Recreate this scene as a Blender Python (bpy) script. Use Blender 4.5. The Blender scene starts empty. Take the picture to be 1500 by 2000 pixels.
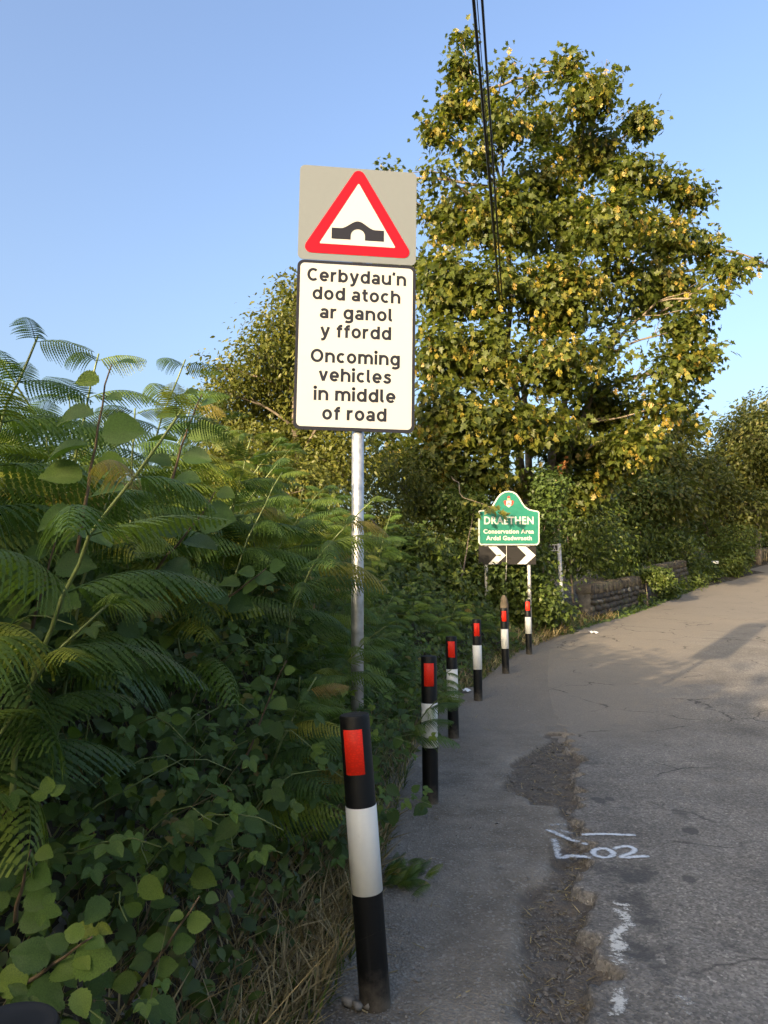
import bpy, math, random
import numpy as np
from mathutils import Vector, Matrix

random.seed(7)
RNG = np.random.default_rng(11)
R = math.radians
SC = bpy.context.scene
COL = SC.collection

# ------------------------------------------------------------------ camera, sky, sun, exposure
CAM_Z, PITCH, FPX = 1.45, R(6.38), 1387.0
cd = bpy.data.cameras.new('camera')
cd.sensor_fit = 'AUTO'; cd.sensor_width = 36.0; cd.lens = 36.0 * FPX / 2000.0
cd.clip_start = 0.05; cd.clip_end = 2000
cam = bpy.data.objects.new('camera', cd); COL.objects.link(cam)
cam.location = (0, 0, CAM_Z); cam.rotation_euler = (R(90) + PITCH, 0, 0)
SC.camera = cam

SUN_AZ, SUN_EL = R(215), R(12)          # clockwise from +Y: behind the camera, to the left
world = bpy.data.worlds.new('World'); SC.world = world; world.use_nodes = True
wn = world.node_tree
bg = wn.nodes['Background']; bg.inputs['Strength'].default_value = 0.15
sky = wn.nodes.new('ShaderNodeTexSky'); sky.sky_type = 'NISHITA'; sky.sun_disc = False
sky.sun_elevation = SUN_EL; sky.sun_rotation = SUN_AZ
sky.air_density = 1.0; sky.dust_density = 8.0; sky.ozone_density = 1.5
hsv = wn.nodes.new('ShaderNodeHueSaturation'); hsv.inputs['Saturation'].default_value = 1.09; hsv.inputs['Hue'].default_value = .509
wn.links.new(sky.outputs[0], hsv.inputs['Color']); wn.links.new(hsv.outputs[0], bg.inputs['Color'])
sl = bpy.data.lights.new('sun', 'SUN'); sl.energy = 2.9; sl.angle = R(0.6); sl.color = (1.0, 0.77, 0.50)
sun = bpy.data.objects.new('sun', sl); COL.objects.link(sun)
sdir = Vector((math.sin(SUN_AZ) * math.cos(SUN_EL), math.cos(SUN_AZ) * math.cos(SUN_EL), math.sin(SUN_EL)))
sun.rotation_euler = sdir.to_track_quat('Z', 'Y').to_euler(); sun.location = sdir * 60
vs = SC.view_settings
SC.display_settings.display_device = 'sRGB'
vs.view_transform = 'Standard'; vs.look = 'None'; vs.exposure = 1.95; vs.gamma = 1.0; vs.use_curve_mapping = False
SC.render.engine = 'CYCLES'
cy = SC.cycles
cy.max_bounces = 6; cy.diffuse_bounces = 3; cy.glossy_bounces = 2; cy.transmission_bounces = 4; cy.transparent_max_bounces = 8
cy.use_denoising = True

# ------------------------------------------------------------------ helpers
FW = Vector((0, math.cos(PITCH), math.sin(PITCH))); UP = Vector((0, -math.sin(PITCH), math.cos(PITCH)))

def ray(px, py):
    return Vector(((px - 750) / FPX, 0, 0)) + UP * ((1000 - py) / FPX) + FW

def at(px, py, Y):
    d = ray(px, py); return Vector((0, 0, CAM_Z)) + d * (Y / d.y)

HK = np.array([[-60, -.3], [-5, 0], [0, 0], [5, 0], [7.3, .0], [9.13, .10], [11.2, .195], [13.16, .31], [16, .55], [19, .77], [24, 1.12],
               [30, 1.77], [36, 2.6], [45, 3.7], [60, 4.6], [120, 5.0], [700, 5.0]])
def pchip(K):
    x, y = K[:, 0], K[:, 1]; h = np.diff(x); d = np.diff(y) / h
    m = np.zeros_like(y); m[0] = d[0]; m[-1] = d[-1]
    for i in range(1, len(y) - 1):
        if d[i-1] * d[i] > 0:
            w1 = 2 * h[i] + h[i-1]; w2 = h[i] + 2 * h[i-1]; m[i] = (w1 + w2) / (w1 / d[i-1] + w2 / d[i])
    def f(q):
        q = np.clip(np.asarray(q, float), x[0], x[-1]); i = np.clip(np.searchsorted(x, q) - 1, 0, len(h) - 1)
        t = (q - x[i]) / h[i]; t2, t3 = t * t, t * t * t
        return (2*t3-3*t2+1)*y[i] + (t3-2*t2+t)*h[i]*m[i] + (-2*t3+3*t2)*y[i+1] + (t3-t2)*h[i]*m[i+1]
    return f
H = pchip(HK)

def gpt(px, py):
    d = ray(px, py); lo, hi = .3, 80.0; o = Vector((0, 0, CAM_Z))
    y = lo
    prev = None
    while y < hi:
        z = CAM_Z + d.z * y / d.y
        if z < float(H(y)): break
        y += .01
    t = y / d.y
    return o + d * t

EK = np.array([[-30, -1.2], [0, -.62], [1.8, -.42], [2.6, -.28], [3.1, -.17], [4.7, .0], [6.6, .22], [8.8, .68], [10.5, 1.35], [13, 2.3], [16.3, 4.2],
               [19, 6.1], [25, 9.9], [31, 14.2], [38, 20.3], [60, 44]])
EDGE = pchip(EK)                                     # x where the vegetation starts
_re = [(1165, 2000), (1160, 1900), (1150, 1800), (1138, 1720), (1130, 1620), (1118, 1550), (1128, 1480), (1100, 1425), (1085, 1380), (1075, 1330), (1075, 1290)]
_rp = sorted([(p.y, p.x) for p in (gpt(*q) for q in _re)])
RK = np.array([[-30, .1], [0, .5]] + [list(q) for q in _rp] + [[15, 3.6], [17, 4.85]] + [[a, b + .25] for a, b in EK.tolist() if a > 18])
REDGE = pchip(RK)                                    # x of the left edge of the tarmac
_cl = [(1045, 2000), (1025, 1920), (1045, 1850), (1035, 1770), (1100, 1710), (1112, 1650), (1100, 1580), (1000, 1540), (1030, 1480), (1092, 1430)]
_cp = sorted([(p.y, p.x) for p in (gpt(*q) for q in _cl)])
CHAN = pchip(np.array([[0, .45]] + [list(q) for q in _cp] + [[9, 2.1], [80, 60]]))

def vnoise(P, f, seed=0):
    """cheap smooth noise for numpy points, about -1..1"""
    P = np.asarray(P, float) * f
    if P.shape[-1] == 2: P = np.concatenate([P, np.zeros(P.shape[:-1] + (1,))], -1)
    r = np.random.default_rng(seed + 99); out = 0
    for k in range(6):
        w = r.normal(size=3) * (1 + .35 * k); ph = r.uniform(0, 6.28); w2 = r.normal(size=3) * .8
        out = out + np.sin(P @ w + ph + 1.3 * np.sin(P @ w2 + ph * 2)) / (1 + .25 * k)
    return out / 2.6

def sstep(a, b, x):
    t = np.clip((x - a) / (b - a), 0, 1); return t * t * (3 - 2 * t)

def bank_h(x, y):
    s = EDGE(y) - x
    amp = 1.05 * (1 - sstep(11.5, 16, y)) + .25 * sstep(11.5, 16, y)
    return H(y) + amp * sstep(0, 1.25, s) + .12 * sstep(.1, .6, s) * vnoise(np.stack([x, y], -1), 1.4, 3)

def mesh(name, V, faces, mat=None, smooth=False, attrs=None, midx=None):
    me = bpy.data.meshes.new(name)
    V = np.asarray(V, np.float32)
    if not isinstance(faces, (list, tuple)): faces = [faces]
    faces = [np.asarray(f, np.int32) for f in faces if len(f)]
    idx = np.concatenate([f.ravel() for f in faces]); cnt = np.concatenate([np.full(len(f), f.shape[1], np.int32) for f in faces])
    me.vertices.add(len(V)); me.vertices.foreach_set('co', V.ravel())
    me.loops.add(len(idx)); me.loops.foreach_set('vertex_index', idx)
    me.polygons.add(len(cnt)); me.polygons.foreach_set('loop_start', np.concatenate([[0], np.cumsum(cnt)[:-1]]).astype(np.int32))
    me.polygons.foreach_set('loop_total', cnt)
    if smooth: me.polygons.foreach_set('use_smooth', np.ones(len(cnt), bool))
    for m in (mat if isinstance(mat, (list, tuple)) else [mat]):
        if m: me.materials.append(m)
    if midx is not None: me.polygons.foreach_set('material_index', np.asarray(midx, np.int32))
    for k, a in (attrs or {}).items():
        at_ = me.attributes.new(k, 'FLOAT', 'POINT'); at_.data.foreach_set('value', np.asarray(a, np.float32))
    me.update(calc_edges=True); return me

def link(name, data, parent=None, loc=None, rot=None, scale=None):
    o = bpy.data.objects.new(name, data); COL.objects.link(o)
    if parent: o.parent = parent
    if loc is not None: o.location = loc
    if rot is not None: o.rotation_euler = rot
    if scale is not None: o.scale = scale if hasattr(scale, '__len__') else (scale,) * 3
    return o

def tag(o, label=None, cat=None, group=None, kind=None):
    if label: o['label'] = label
    if cat: o['category'] = cat
    if group: o['group'] = group
    if kind: o['kind'] = kind
    return o

def copy_tree(o, parent=None):
    c = o.copy(); COL.objects.link(c)
    if parent: c.parent = parent
    for ch in [q for q in o.children]: copy_tree(ch, c)
    return c

class MB:
    """collects shapes into one mesh"""
    def __init__(s): s.V = []; s.F = {3: [], 4: []}; s.n = 0; s.A = []
    def add(s, V, F, tint=0.5):
        V = np.asarray(V, float)
        for f in (F if isinstance(F, (list, tuple)) and len(F) and hasattr(F[0], 'shape') and F[0].ndim == 2 else [np.asarray(F)]):
            if len(f): s.F[f.shape[1]].append(f + s.n)
        s.V.append(V); s.n += len(V)
        s.A.append(np.broadcast_to(np.asarray(tint, float), (len(V),)))
        return s
    def data(s, name, mat, smooth=False):
        F = [np.concatenate(v) for v in s.F.values() if v]
        return mesh(name, np.concatenate(s.V), F, mat, smooth, {'tint': np.concatenate(s.A)})
    def build(s, name, mat, parent=None, smooth=False):
        return link(name, s.data(name, mat, smooth), parent)

def tube(pts, rad, sides=8, cap=True):
    pts = np.asarray([list(p) for p in pts], float); n = len(pts)
    rad = np.broadcast_to(np.asarray(rad, float), (n,))
    T = np.gradient(pts, axis=0); T /= np.linalg.norm(T, axis=1)[:, None] + 1e-9
    ref = np.array([0, 0, 1.0]) if abs(T[:, 2].mean()) < .8 else np.array([1.0, 0, 0])
    A = np.cross(T, ref); A /= np.linalg.norm(A, axis=1)[:, None] + 1e-9; B = np.cross(T, A)
    a = np.linspace(0, 2 * np.pi, sides, endpoint=False)
    V = pts[:, None] + rad[:, None, None] * (np.cos(a)[None, :, None] * A[:, None] + np.sin(a)[None, :, None] * B[:, None])
    V = V.reshape(-1, 3); i = np.arange(n - 1)[:, None] * sides; j = np.arange(sides)[None]; j2 = (j + 1) % sides
    F = np.stack([i + j, i + j2, i + sides + j2, i + sides + j], -1).reshape(-1, 4)
    if cap:
        V = np.concatenate([V, pts[:1], pts[-1:]]); c0, c1 = n * sides, n * sides + 1; jj = np.arange(sides); kk = (jj + 1) % sides
        T3 = np.concatenate([np.stack([kk, jj, np.full(sides, c0)], 1), np.stack([(n-1)*sides + jj, (n-1)*sides + kk, np.full(sides, c1)], 1)])
        return V, [F, T3]
    return V, [F]

def box(c, s, rz=0, jit=0):
    c = np.asarray(c, float); s = np.asarray(s, float) / 2
    V = np.array([[x, y, z] for x in (-1, 1) for y in (-1, 1) for z in (-1, 1)], float) * s
    if jit: V += RNG.uniform(-jit, jit, V.shape)
    ca, sa = math.cos(rz), math.sin(rz); V = V @ np.array([[ca, sa, 0], [-sa, ca, 0], [0, 0, 1]]) + c
    return V, np.array([[0,1,3,2],[4,6,7,5],[0,4,5,1],[2,3,7,6],[0,2,6,4],[1,5,7,3]])

def prism(out, y0, y1):
    """outline in XZ, extruded along Y; y0 is the front"""
    out = np.asarray(out, float); n = len(out)
    V = np.concatenate([np.stack([out[:, 0], np.full(n, y0), out[:, 1]], 1), np.stack([out[:, 0], np.full(n, y1), out[:, 1]], 1)])
    return V, n

def plate(name, out, y0, y1, mat, parent=None):
    V, n = prism(out, y0, y1)
    me = bpy.data.meshes.new(name)
    me.from_pydata(V.tolist(), [], [list(range(n)), list(range(2*n-1, n-1, -1))] + [[(i+1) % n, i, i+n, (i+1) % n + n] for i in range(n)])
    me.materials.append(mat); me.update()
    return link(name, me, parent)

def rrect(w, h, r, k=6, cx=0, cz=0):
    P = []
    for sx, sz, a0 in ((1, 1, 0), (-1, 1, 90), (-1, -1, 180), (1, -1, 270)):
        for i in range(k + 1):
            a = R(a0 + 90 * i / k); P.append((cx + sx * (w/2 - r) + r * math.cos(a), cz + sz * (h/2 - r) + r * math.sin(a)))
    return P

def round_poly(pts, r, k=6):
    P = []; n = len(pts)
    for i in range(n):
        p = Vector(pts[i]); a = (Vector(pts[i-1]) - p).normalized(); b = (Vector(pts[(i+1) % n]) - p).normalized()
        half = a.angle(b) / 2; d = r / math.tan(half); c = p + (a + b).normalized() * (r / math.sin(half))
        s, e = p + a * d - c, p + b * d - c
        a0 = math.atan2(s.y, s.x); a1 = math.atan2(e.y, e.x); da = (a1 - a0 + math.pi) % (2 * math.pi) - math.pi
        P += [(c.x + r * math.cos(a0 + da * j / k), c.y + r * math.sin(a0 + da * j / k)) for j in range(k + 1)]
    return P

# ------------------------------------------------------------------ materials
def newmat(name):
    m = bpy.data.materials.new(name); m.use_nodes = True; nt = m.node_tree
    for n in list(nt.nodes): nt.nodes.remove(n)
    out = nt.nodes.new('ShaderNodeOutputMaterial'); return m, nt, out
def N(nt, t, **kw):
    n = nt.nodes.new('ShaderNode' + t)
    for k, v in kw.items():
        if k in n.inputs: n.inputs[k].default_value = v
        else: setattr(n, k, v)
    return n
def ramp(nt, fac, stops):
    r = nt.nodes.new('ShaderNodeValToRGB'); e = r.color_ramp.elements
    while len(e) < len(stops): e.new(.5)
    for q, (p, c) in zip(e, stops): q.position = p; q.color = (*c, 1) if len(c) == 3 else c
    nt.links.new(fac, r.inputs[0]); return r
def coords(nt, scale=1, obj=True):
    tc = N(nt, 'TexCoord'); mp = N(nt, 'Mapping'); mp.inputs['Scale'].default_value = (scale,)*3 if not hasattr(scale, '__len__') else scale
    nt.links.new(tc.outputs['Object' if obj else 'Generated'], mp.inputs[0]); return mp.outputs[0]
def mixc(nt, fac, a, b, mode='MIX'):
    m = nt.nodes.new('ShaderNodeMix'); m.data_type = 'RGBA'; m.blend_type = mode
    for s, v in ((0, fac), (6, a), (7, b)):
        if hasattr(v, 'links') or hasattr(v, 'is_linked'): nt.links.new(v, m.inputs[s])
        else: m.inputs[s].default_value = v if not hasattr(v, '__len__') or len(v) == 4 else (*v, 1)
    return m.outputs[2]

def simple(name, c, rough=.6, metal=0, spec=.5, var=.15, scale=20, bump=0, dirt=None):
    m, nt, out = newmat(name); b = N(nt, 'BsdfPrincipled', Roughness=rough, Metallic=metal); b.inputs['Specular IOR Level'].default_value = spec
    co = coords(nt)
    nz = N(nt, 'TexNoise', Scale=scale, Detail=5.0); nt.links.new(co, nz.inputs['Vector'])
    lo = tuple(x * (1 - var) for x in c); hi = tuple(min(1, x * (1 + var)) for x in c)
    col = ramp(nt, nz.outputs[0], [(.3, lo), (.7, hi)]).outputs[0]
    if dirt:
        n2 = N(nt, 'TexNoise', Scale=dirt[1], Detail=8.0, Roughness=.7); nt.links.new(co, n2.inputs['Vector'])
        f = ramp(nt, n2.outputs[0], [(dirt[2], (0,)*3), (dirt[2] + .15, (1,)*3)]).outputs[0]
        col = mixc(nt, f, col, dirt[0])
    nt.links.new(col, b.inputs['Base Color'])
    rr = ramp(nt, nz.outputs[0], [(.3, (max(0, rough-.08),)*3), (.7, (min(1, rough+.08),)*3)]).outputs[0]; nt.links.new(rr, b.inputs['Roughness'])
    if bump:
        bp = N(nt, 'Bump', Strength=bump, Distance=.01); nt.links.new(nz.outputs[0], bp.inputs['Height']); nt.links.new(bp.outputs[0], b.inputs['Normal'])
    nt.links.new(b.outputs[0], out.inputs[0]); return m

def leafmat(name, stops, source='attr', trans=.35, rough=.45, spec=.35, veins=0):
    m, nt, out = newmat(name)
    if source == 'attr': f = N(nt, 'Attribute', attribute_name='tint').outputs['Fac']
    else: f = N(nt, 'ObjectInfo').outputs['Random']
    col = ramp(nt, f, stops).outputs[0]
    co = coords(nt); nz = N(nt, 'TexNoise', Scale=18.0 if source == 'attr' else 30.0, Detail=2.0); nt.links.new(co, nz.inputs['Vector'])
    col = mixc(nt, 1.0, col, ramp(nt, nz.outputs[0], [(.3, (.72,)*3), (.7, (1.15,)*3)]).outputs[0], 'MULTIPLY')
    b = N(nt, 'BsdfPrincipled', Roughness=rough); b.inputs['Specular IOR Level'].default_value = spec
    t = N(nt, 'BsdfTranslucent'); mx = N(nt, 'MixShader', Fac=trans)
    nt.links.new(col, b.inputs['Base Color'])
    nt.links.new(mixc(nt, 1.0, col, (1.25, 1.3, .55), 'MULTIPLY'), t.inputs[0])
    if veins:
        w = N(nt, 'TexWave', Scale=veins, Distortion=1.5); nt.links.new(co, w.inputs['Vector'])
        bp = N(nt, 'Bump', Strength=.35, Distance=.004); nt.links.new(w.outputs['Fac'], bp.inputs['Height']); nt.links.new(bp.outputs[0], b.inputs['Normal'])
    nt.links.new(b.outputs[0], mx.inputs[1]); nt.links.new(t.outputs[0], mx.inputs[2]); nt.links.new(mx.outputs[0], out.inputs[0]); return m

G = lambda *s: list(s)
M = {}
M['sycamore'] = leafmat('sycamore_leaf', G((0, (.045, .070, .015)), (.45, (.10, .125, .023)), (.8, (.15, .162, .027)), (1, (.20, .185, .032))), trans=.48)
M['keys'] = leafmat('sycamore_keys', G((0, (.20, .18, .03)), (.5, (.32, .255, .035)), (1, (.34, .23, .05))), trans=.25)
M['keys_obj'] = leafmat('sycamore_keys_single', G((0, (.20, .18, .03)), (.5, (.32, .255, .035)), (1, (.34, .23, .05))), 'obj', trans=.25)
M['sycamore_obj'] = leafmat('sycamore_leaf_single', G((0, (.04, .058, .014)), (.5, (.078, .095, .020)), (1, (.16, .155, .028))), 'obj')
M['ash'] = leafmat('ash_leaf', G((0, (.065, .085, .018)), (.5, (.125, .14, .028)), (1, (.21, .20, .042))), trans=.42)
M['wood'] = leafmat('woodland_leaf', G((0, (.06, .078, .02)), (.5, (.11, .128, .03)), (1, (.17, .15, .042))), trans=.4)
M['shrub'] = leafmat('shrub_leaf', G((0, (.05, .075, .018)), (.5, (.088, .13, .028)), (1, (.14, .16, .03))))
M['under'] = leafmat('undergrowth_leaf', G((0, (.045, .07, .020)), (.5, (.075, .12, .028)), (1, (.13, .18, .036))))
M['frond'] = leafmat('bracken_frond', G((0, (.052, .10, .026)), (.5, (.088, .155, .030)), (.85, (.15, .21, .034)), (.965, (.22, .24, .036)), (1, (.30, .20, .06))), 'obj', rough=.5)
M['bramble'] = leafmat('bramble_leaf', G((0, (.055, .095, .026)), (.55, (.085, .148, .036)), (.85, (.12, .20, .038)), (.975, (.18, .25, .042)), (1, (.25, .15, .06))), 'obj', rough=.45, spec=.25, veins=26)
M['hazel'] = leafmat('hazel_leaf', G((0, (.05, .10, .030)), (.6, (.08, .15, .034)), (1, (.15, .22, .04))), 'obj', rough=.42, veins=30)
M['deadleaf'] = leafmat('dead_leaf', G((0, (.25, .10, .03)), (1, (.36, .17, .06))), trans=.2)
M['straw'] = leafmat('straw', G((0, (.16, .115, .05)), (.6, (.30, .235, .11)), (1, (.42, .34, .18))), trans=.1, rough=.6)
M['greenstem'] = simple('green_stem', (.13, .17, .05), .5, var=.3, scale=9)
M['brownstem'] = simple('brown_stem', (.12, .085, .05), .8, var=.4, scale=14)
M['bark'] = simple('bark', (.16, .13, .10), .9, var=.45, scale=7, bump=.6)
M['pale_bark'] = simple('pale_bark', (.24, .20, .15), .9, var=.35, scale=9, bump=.5)
M['black'] = simple('black_plastic', (.0055, .006, .0065), .5, var=.25, scale=5, spec=.22, dirt=((.022, .022, .02), 14, .64))
def m_bollard():
    m, nt, out = newmat('bollard_black_plastic'); b = N(nt, 'BsdfPrincipled', Roughness=.5); b.inputs['Specular IOR Level'].default_value = .25
    co = coords(nt); sep = N(nt, 'SeparateXYZ'); nt.links.new(co, sep.inputs[0])
    n1 = N(nt, 'TexNoise', Scale=26.0, Detail=7.0, Roughness=.7); nt.links.new(co, n1.inputs['Vector'])
    st = N(nt, 'Mapping'); st.inputs['Scale'].default_value = (60, 60, 3); nt.links.new(co, st.inputs[0]); n2 = N(nt, 'TexNoise', Scale=1.0, Detail=4.0); nt.links.new(st.outputs[0], n2.inputs['Vector'])
    c = mixc(nt, ramp(nt, n2.outputs[0], [(.62, (0,)*3), (.75, (.6,)*3)]).outputs[0], (.0055, .006, .0065), (.022, .022, .021))
    mr = N(nt, 'MapRange'); mr.inputs[1].default_value = .24; mr.inputs[2].default_value = 0.0; nt.links.new(sep.outputs[2], mr.inputs[0])
    ad = N(nt, 'Math', operation='MULTIPLY'); nt.links.new(mr.outputs[0], ad.inputs[0]); nt.links.new(n1.outputs[0], ad.inputs[1])
    c = mixc(nt, ramp(nt, ad.outputs[0], [(.22, (0,)*3), (.6, (.85,)*3)]).outputs[0], c, (.13, .11, .085))
    nt.links.new(c, b.inputs['Base Color']); nt.links.new(ramp(nt, n1.outputs[0], [(.3, (.4,)*3), (.7, (.62,)*3)]).outputs[0], b.inputs['Roughness'])
    nt.links.new(b.outputs[0], out.inputs[0]); return m
M['bollard'] = m_bollard()
M['white_band'] = simple('white_sheeting', (.72, .72, .68), .42, var=.02, scale=60, dirt=((.50, .49, .45), 9, .62))
M['red_refl'] = None
M['steel'] = simple('galvanised_steel', (.46, .47, .48), .42, metal=.75, var=.22, scale=26, dirt=((.20, .19, .18), 30, .72))
M['steel_dull'] = simple('weathered_galvanised_steel', (.40, .40, .40), .6, metal=.3, var=.25, scale=18, dirt=((.22, .16, .11), 12, .68))
M['sign_grey'] = simple('grey_sheeting', (.122, .137, .155), .7, var=.02, scale=30, spec=.12)
M['sign_white'] = simple('white_reflective_sheeting', (.325, .335, .35), .7, var=.02, scale=220, spec=.15, dirt=((.31, .315, .32), 5, .60))
M['sign_red'] = simple('red_reflective_sheeting', (.36, .006, .016), .75, var=.04, scale=160, spec=.06)
M['sign_ink'] = simple('dark_grey_ink', (.016, .0175, .026), .8, var=.05, scale=40, spec=.06)
M['sign_back'] = simple('aluminium_back', (.42, .42, .41), .5, metal=.4, var=.08, scale=30)
M['green_sign'] = simple('green_sign_paint', (.010, .135, .098), .5, var=.12, scale=12, spec=.3)
M['cream'] = simple('cream_lettering', (.44, .44, .40), .5, var=.07, scale=18, dirt=((.40, .42, .33), 9, .68))
M['chev_black'] = simple('chevron_black', (.014, .013, .013), .6, var=.15, scale=12, spec=.2)
M['chev_white'] = simple('chevron_white', (.45, .45, .44), .5, var=.05, scale=16, dirt=((.5, .5, .49), 7, .6))
M['crest_red'] = simple('crest_red', (.36, .03, .02), .5)
M['crest_gold'] = simple('crest_gold', (.40, .32, .18), .5)
M['crest_dark'] = simple('crest_dark', (.05, .045, .04), .5)
M['cable'] = simple('black_cable', (.010, .010, .011), .5)
M['creosote'] = simple('creosoted_timber', (.035, .028, .022), .85, var=.3, scale=12)
M['timber'] = simple('weathered_timber', (.075, .06, .042), .9, var=.35, scale=22, bump=.5)
M['fence'] = simple('grey_brown_fence_timber', (.17, .145, .09), .85, var=.3, scale=14)
M['stone'] = None
M['litter'] = simple('white_litter', (.75, .76, .76), .6, var=.08, scale=9)
M['chip'] = simple('broken_tarmac', (.12, .108, .094), .9, var=.6, scale=40)
M['pebble'] = simple('grey_pebble', (.22, .205, .18), .85, var=.35, scale=24, bump=.3)

def m_red():
    m, nt, out = newmat('red_reflector'); b = N(nt, 'BsdfPrincipled', Roughness=.45); b.inputs['Specular IOR Level'].default_value = .2
    co = coords(nt, (70, 70, 110)); v = N(nt, 'TexVoronoi', Scale=1.0, feature='DISTANCE_TO_EDGE'); nt.links.new(co, v.inputs['Vector'])
    nt.links.new(ramp(nt, v.outputs['Distance'], [(0, (.70, .026, .012)), (.25, (.84, .030, .012))]).outputs[0], b.inputs['Base Color'])
    bp = N(nt, 'Bump', Strength=.25, Distance=.002); nt.links.new(v.outputs['Distance'], bp.inputs['Height']); nt.links.new(bp.outputs[0], b.inputs['Normal'])
    nt.links.new(b.outputs[0], out.inputs[0]); return m
M['red_refl'] = m_red()

def m_stone(name, cols):
    m, nt, out = newmat(name); b = N(nt, 'BsdfPrincipled', Roughness=.92)
    oi = N(nt, 'ObjectInfo'); base = ramp(nt, oi.outputs['Random'], cols).outputs[0]
    nz = N(nt, 'TexNoise', Scale=9.0, Detail=8.0, Roughness=.7); nt.links.new(coords(nt), nz.inputs['Vector'])
    c = mixc(nt, 1.0, base, ramp(nt, nz.outputs[0], [(.3, (.55,)*3), (.7, (1.35,)*3)]).outputs[0], 'MULTIPLY')
    g = N(nt, 'TexNoise', Scale=4.0, Detail=6.0); nt.links.new(N(nt, 'NewGeometry').outputs['Position'], g.inputs['Vector'])
    c = mixc(nt, ramp(nt, g.outputs[0], [(.55, (0,)*3), (.68, (.7,)*3)]).outputs[0], c, (.10, .11, .05))
    bp = N(nt, 'Bump', Strength=.7, Distance=.02); nt.links.new(nz.outputs[0], bp.inputs['Height']); nt.links.new(bp.outputs[0], b.inputs['Normal'])
    nt.links.new(c, b.inputs['Base Color']); nt.links.new(b.outputs[0], out.inputs[0]); return m
M['stone'] = m_stone('wall_stone', [(0, (.035, .031, .028)), (.5, (.06, .053, .047)), (.9, (.09, .08, .07)), (1, (.26, .25, .23))])
M['coping'] = m_stone('coping_stone', [(0, (.055, .048, .041)), (.5, (.08, .07, .06)), (1, (.11, .098, .083))])
M['mortar'] = simple('lime_mortar', (.07, .065, .06), .95, var=.6, scale=9)

def m_asphalt():
    m, nt, out = newmat('asphalt'); b = N(nt, 'BsdfPrincipled', Roughness=.85); b.inputs['Specular IOR Level'].default_value = .3
    P = N(nt, 'NewGeometry').outputs['Position']
    def nz(s, d=4.0, r=.6):
        n = N(nt, 'TexNoise', Scale=s, Detail=d, Roughness=r); nt.links.new(P, n.inputs['Vector']); return n.outputs[0]
    v = N(nt, 'TexVoronoi', Scale=95.0); nt.links.new(P, v.inputs['Vector'])
    agg = ramp(nt, v.outputs['Color'], [(.0, (.11, .102, .092)), (.55, (.185, .170, .150)), (.82, (.24, .22, .19)), (1, (.38, .35, .30))]).outputs[0]
    v2 = N(nt, 'TexVoronoi', Scale=52.0); nt.links.new(P, v2.inputs['Vector'])
    agg = mixc(nt, 1.0, agg, ramp(nt, v2.outputs['Color'], [(.1, (.78,)*3), (.6, (1.0,)*3), (.95, (1.25,)*3)]).outputs[0], 'MULTIPLY')
    wv = N(nt, 'VectorMath', operation='ADD'); wn_ = N(nt, 'TexNoise', Scale=2.2, Detail=5.0); nt.links.new(P, wn_.inputs['Vector']); ws = N(nt, 'VectorMath', operation='SCALE'); ws.inputs['Scale'].default_value = .55
    nt.links.new(wn_.outputs['Color'], ws.inputs[0]); nt.links.new(P, wv.inputs[0]); nt.links.new(ws.outputs[0], wv.inputs[1])
    ce = N(nt, 'TexVoronoi', Scale=.85, feature='DISTANCE_TO_EDGE'); nt.links.new(wv.outputs[0], ce.inputs['Vector'])
    crk = N(nt, 'Math', operation='MULTIPLY'); nt.links.new(ramp(nt, ce.outputs['Distance'], [(.004, (1,)*3), (.014, (0,)*3)]).outputs[0], crk.inputs[0]); nt.links.new(ramp(nt, nz(.9, 3), [(.50, (0,)*3), (.58, (.8,)*3)]).outputs[0], crk.inputs[1])
    big = ramp(nt, nz(1.1, 5), [(.3, (.66,)*3), (.7, (1.28,)*3)]).outputs[0]
    c = mixc(nt, 1.0, agg, big, 'MULTIPLY')
    pa = N(nt, 'Attribute', attribute_name='patch').outputs['Fac']
    ad = N(nt, 'Math', operation='ADD'); nt.links.new(pa, ad.inputs[0])
    ms = N(nt, 'Math', operation='MULTIPLY_ADD'); ms.inputs[1].default_value = .9; ms.inputs[2].default_value = -.45; nt.links.new(nz(7, 6, .7), ms.inputs[0]); nt.links.new(ms.outputs[0], ad.inputs[1])
    f = ramp(nt, ad.outputs[0], [(.42, (0,)*3), (.60, (.75,)*3)]).outputs[0]
    c = mixc(nt, f, c, (.062, .060, .058))
    da = N(nt, 'Attribute', attribute_name='dust').outputs['Fac']
    d2 = N(nt, 'Math', operation='ADD'); nt.links.new(da, d2.inputs[0])
    m2 = N(nt, 'Math', operation='MULTIPLY_ADD'); m2.inputs[1].default_value = .8; m2.inputs[2].default_value = -.4; nt.links.new(nz(3.5, 7, .7), m2.inputs[0]); nt.links.new(m2.outputs[0], d2.inputs[1])
    fd = ramp(nt, d2.outputs[0], [(.25, (0,)*3), (.8, (.85,)*3)]).outputs[0]
    dust = mixc(nt, ramp(nt, nz(60, 3), [(.35, (0,)*3), (.65, (1,)*3)]).outputs[0], (.17, .150, .124), (.24, .212, .174))
    c = mixc(nt, fd, c, dust)
    st = ramp(nt, nz(16, 5, .75), [(.66, (0,)*3), (.72, (.6,)*3)]).outputs[0]
    c = mixc(nt, st, c, (.045, .044, .045))
    h = N(nt, 'Math', operation='ADD'); nt.links.new(v.outputs['Distance'], h.inputs[0]); nt.links.new(nz(14, 4), h.inputs[1])
    bp = N(nt, 'Bump', Strength=.55, Distance=.006); nt.links.new(h.outputs[0], bp.inputs['Height']); nt.links.new(bp.outputs[0], b.inputs['Normal'])
    c = mixc(nt, crk.outputs[0], c, (.03, .028, .026))
    nt.links.new(c, b.inputs['Base Color']); nt.links.new(b.outputs[0], out.inputs[0]); return m
M['asphalt'] = m_asphalt()

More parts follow.
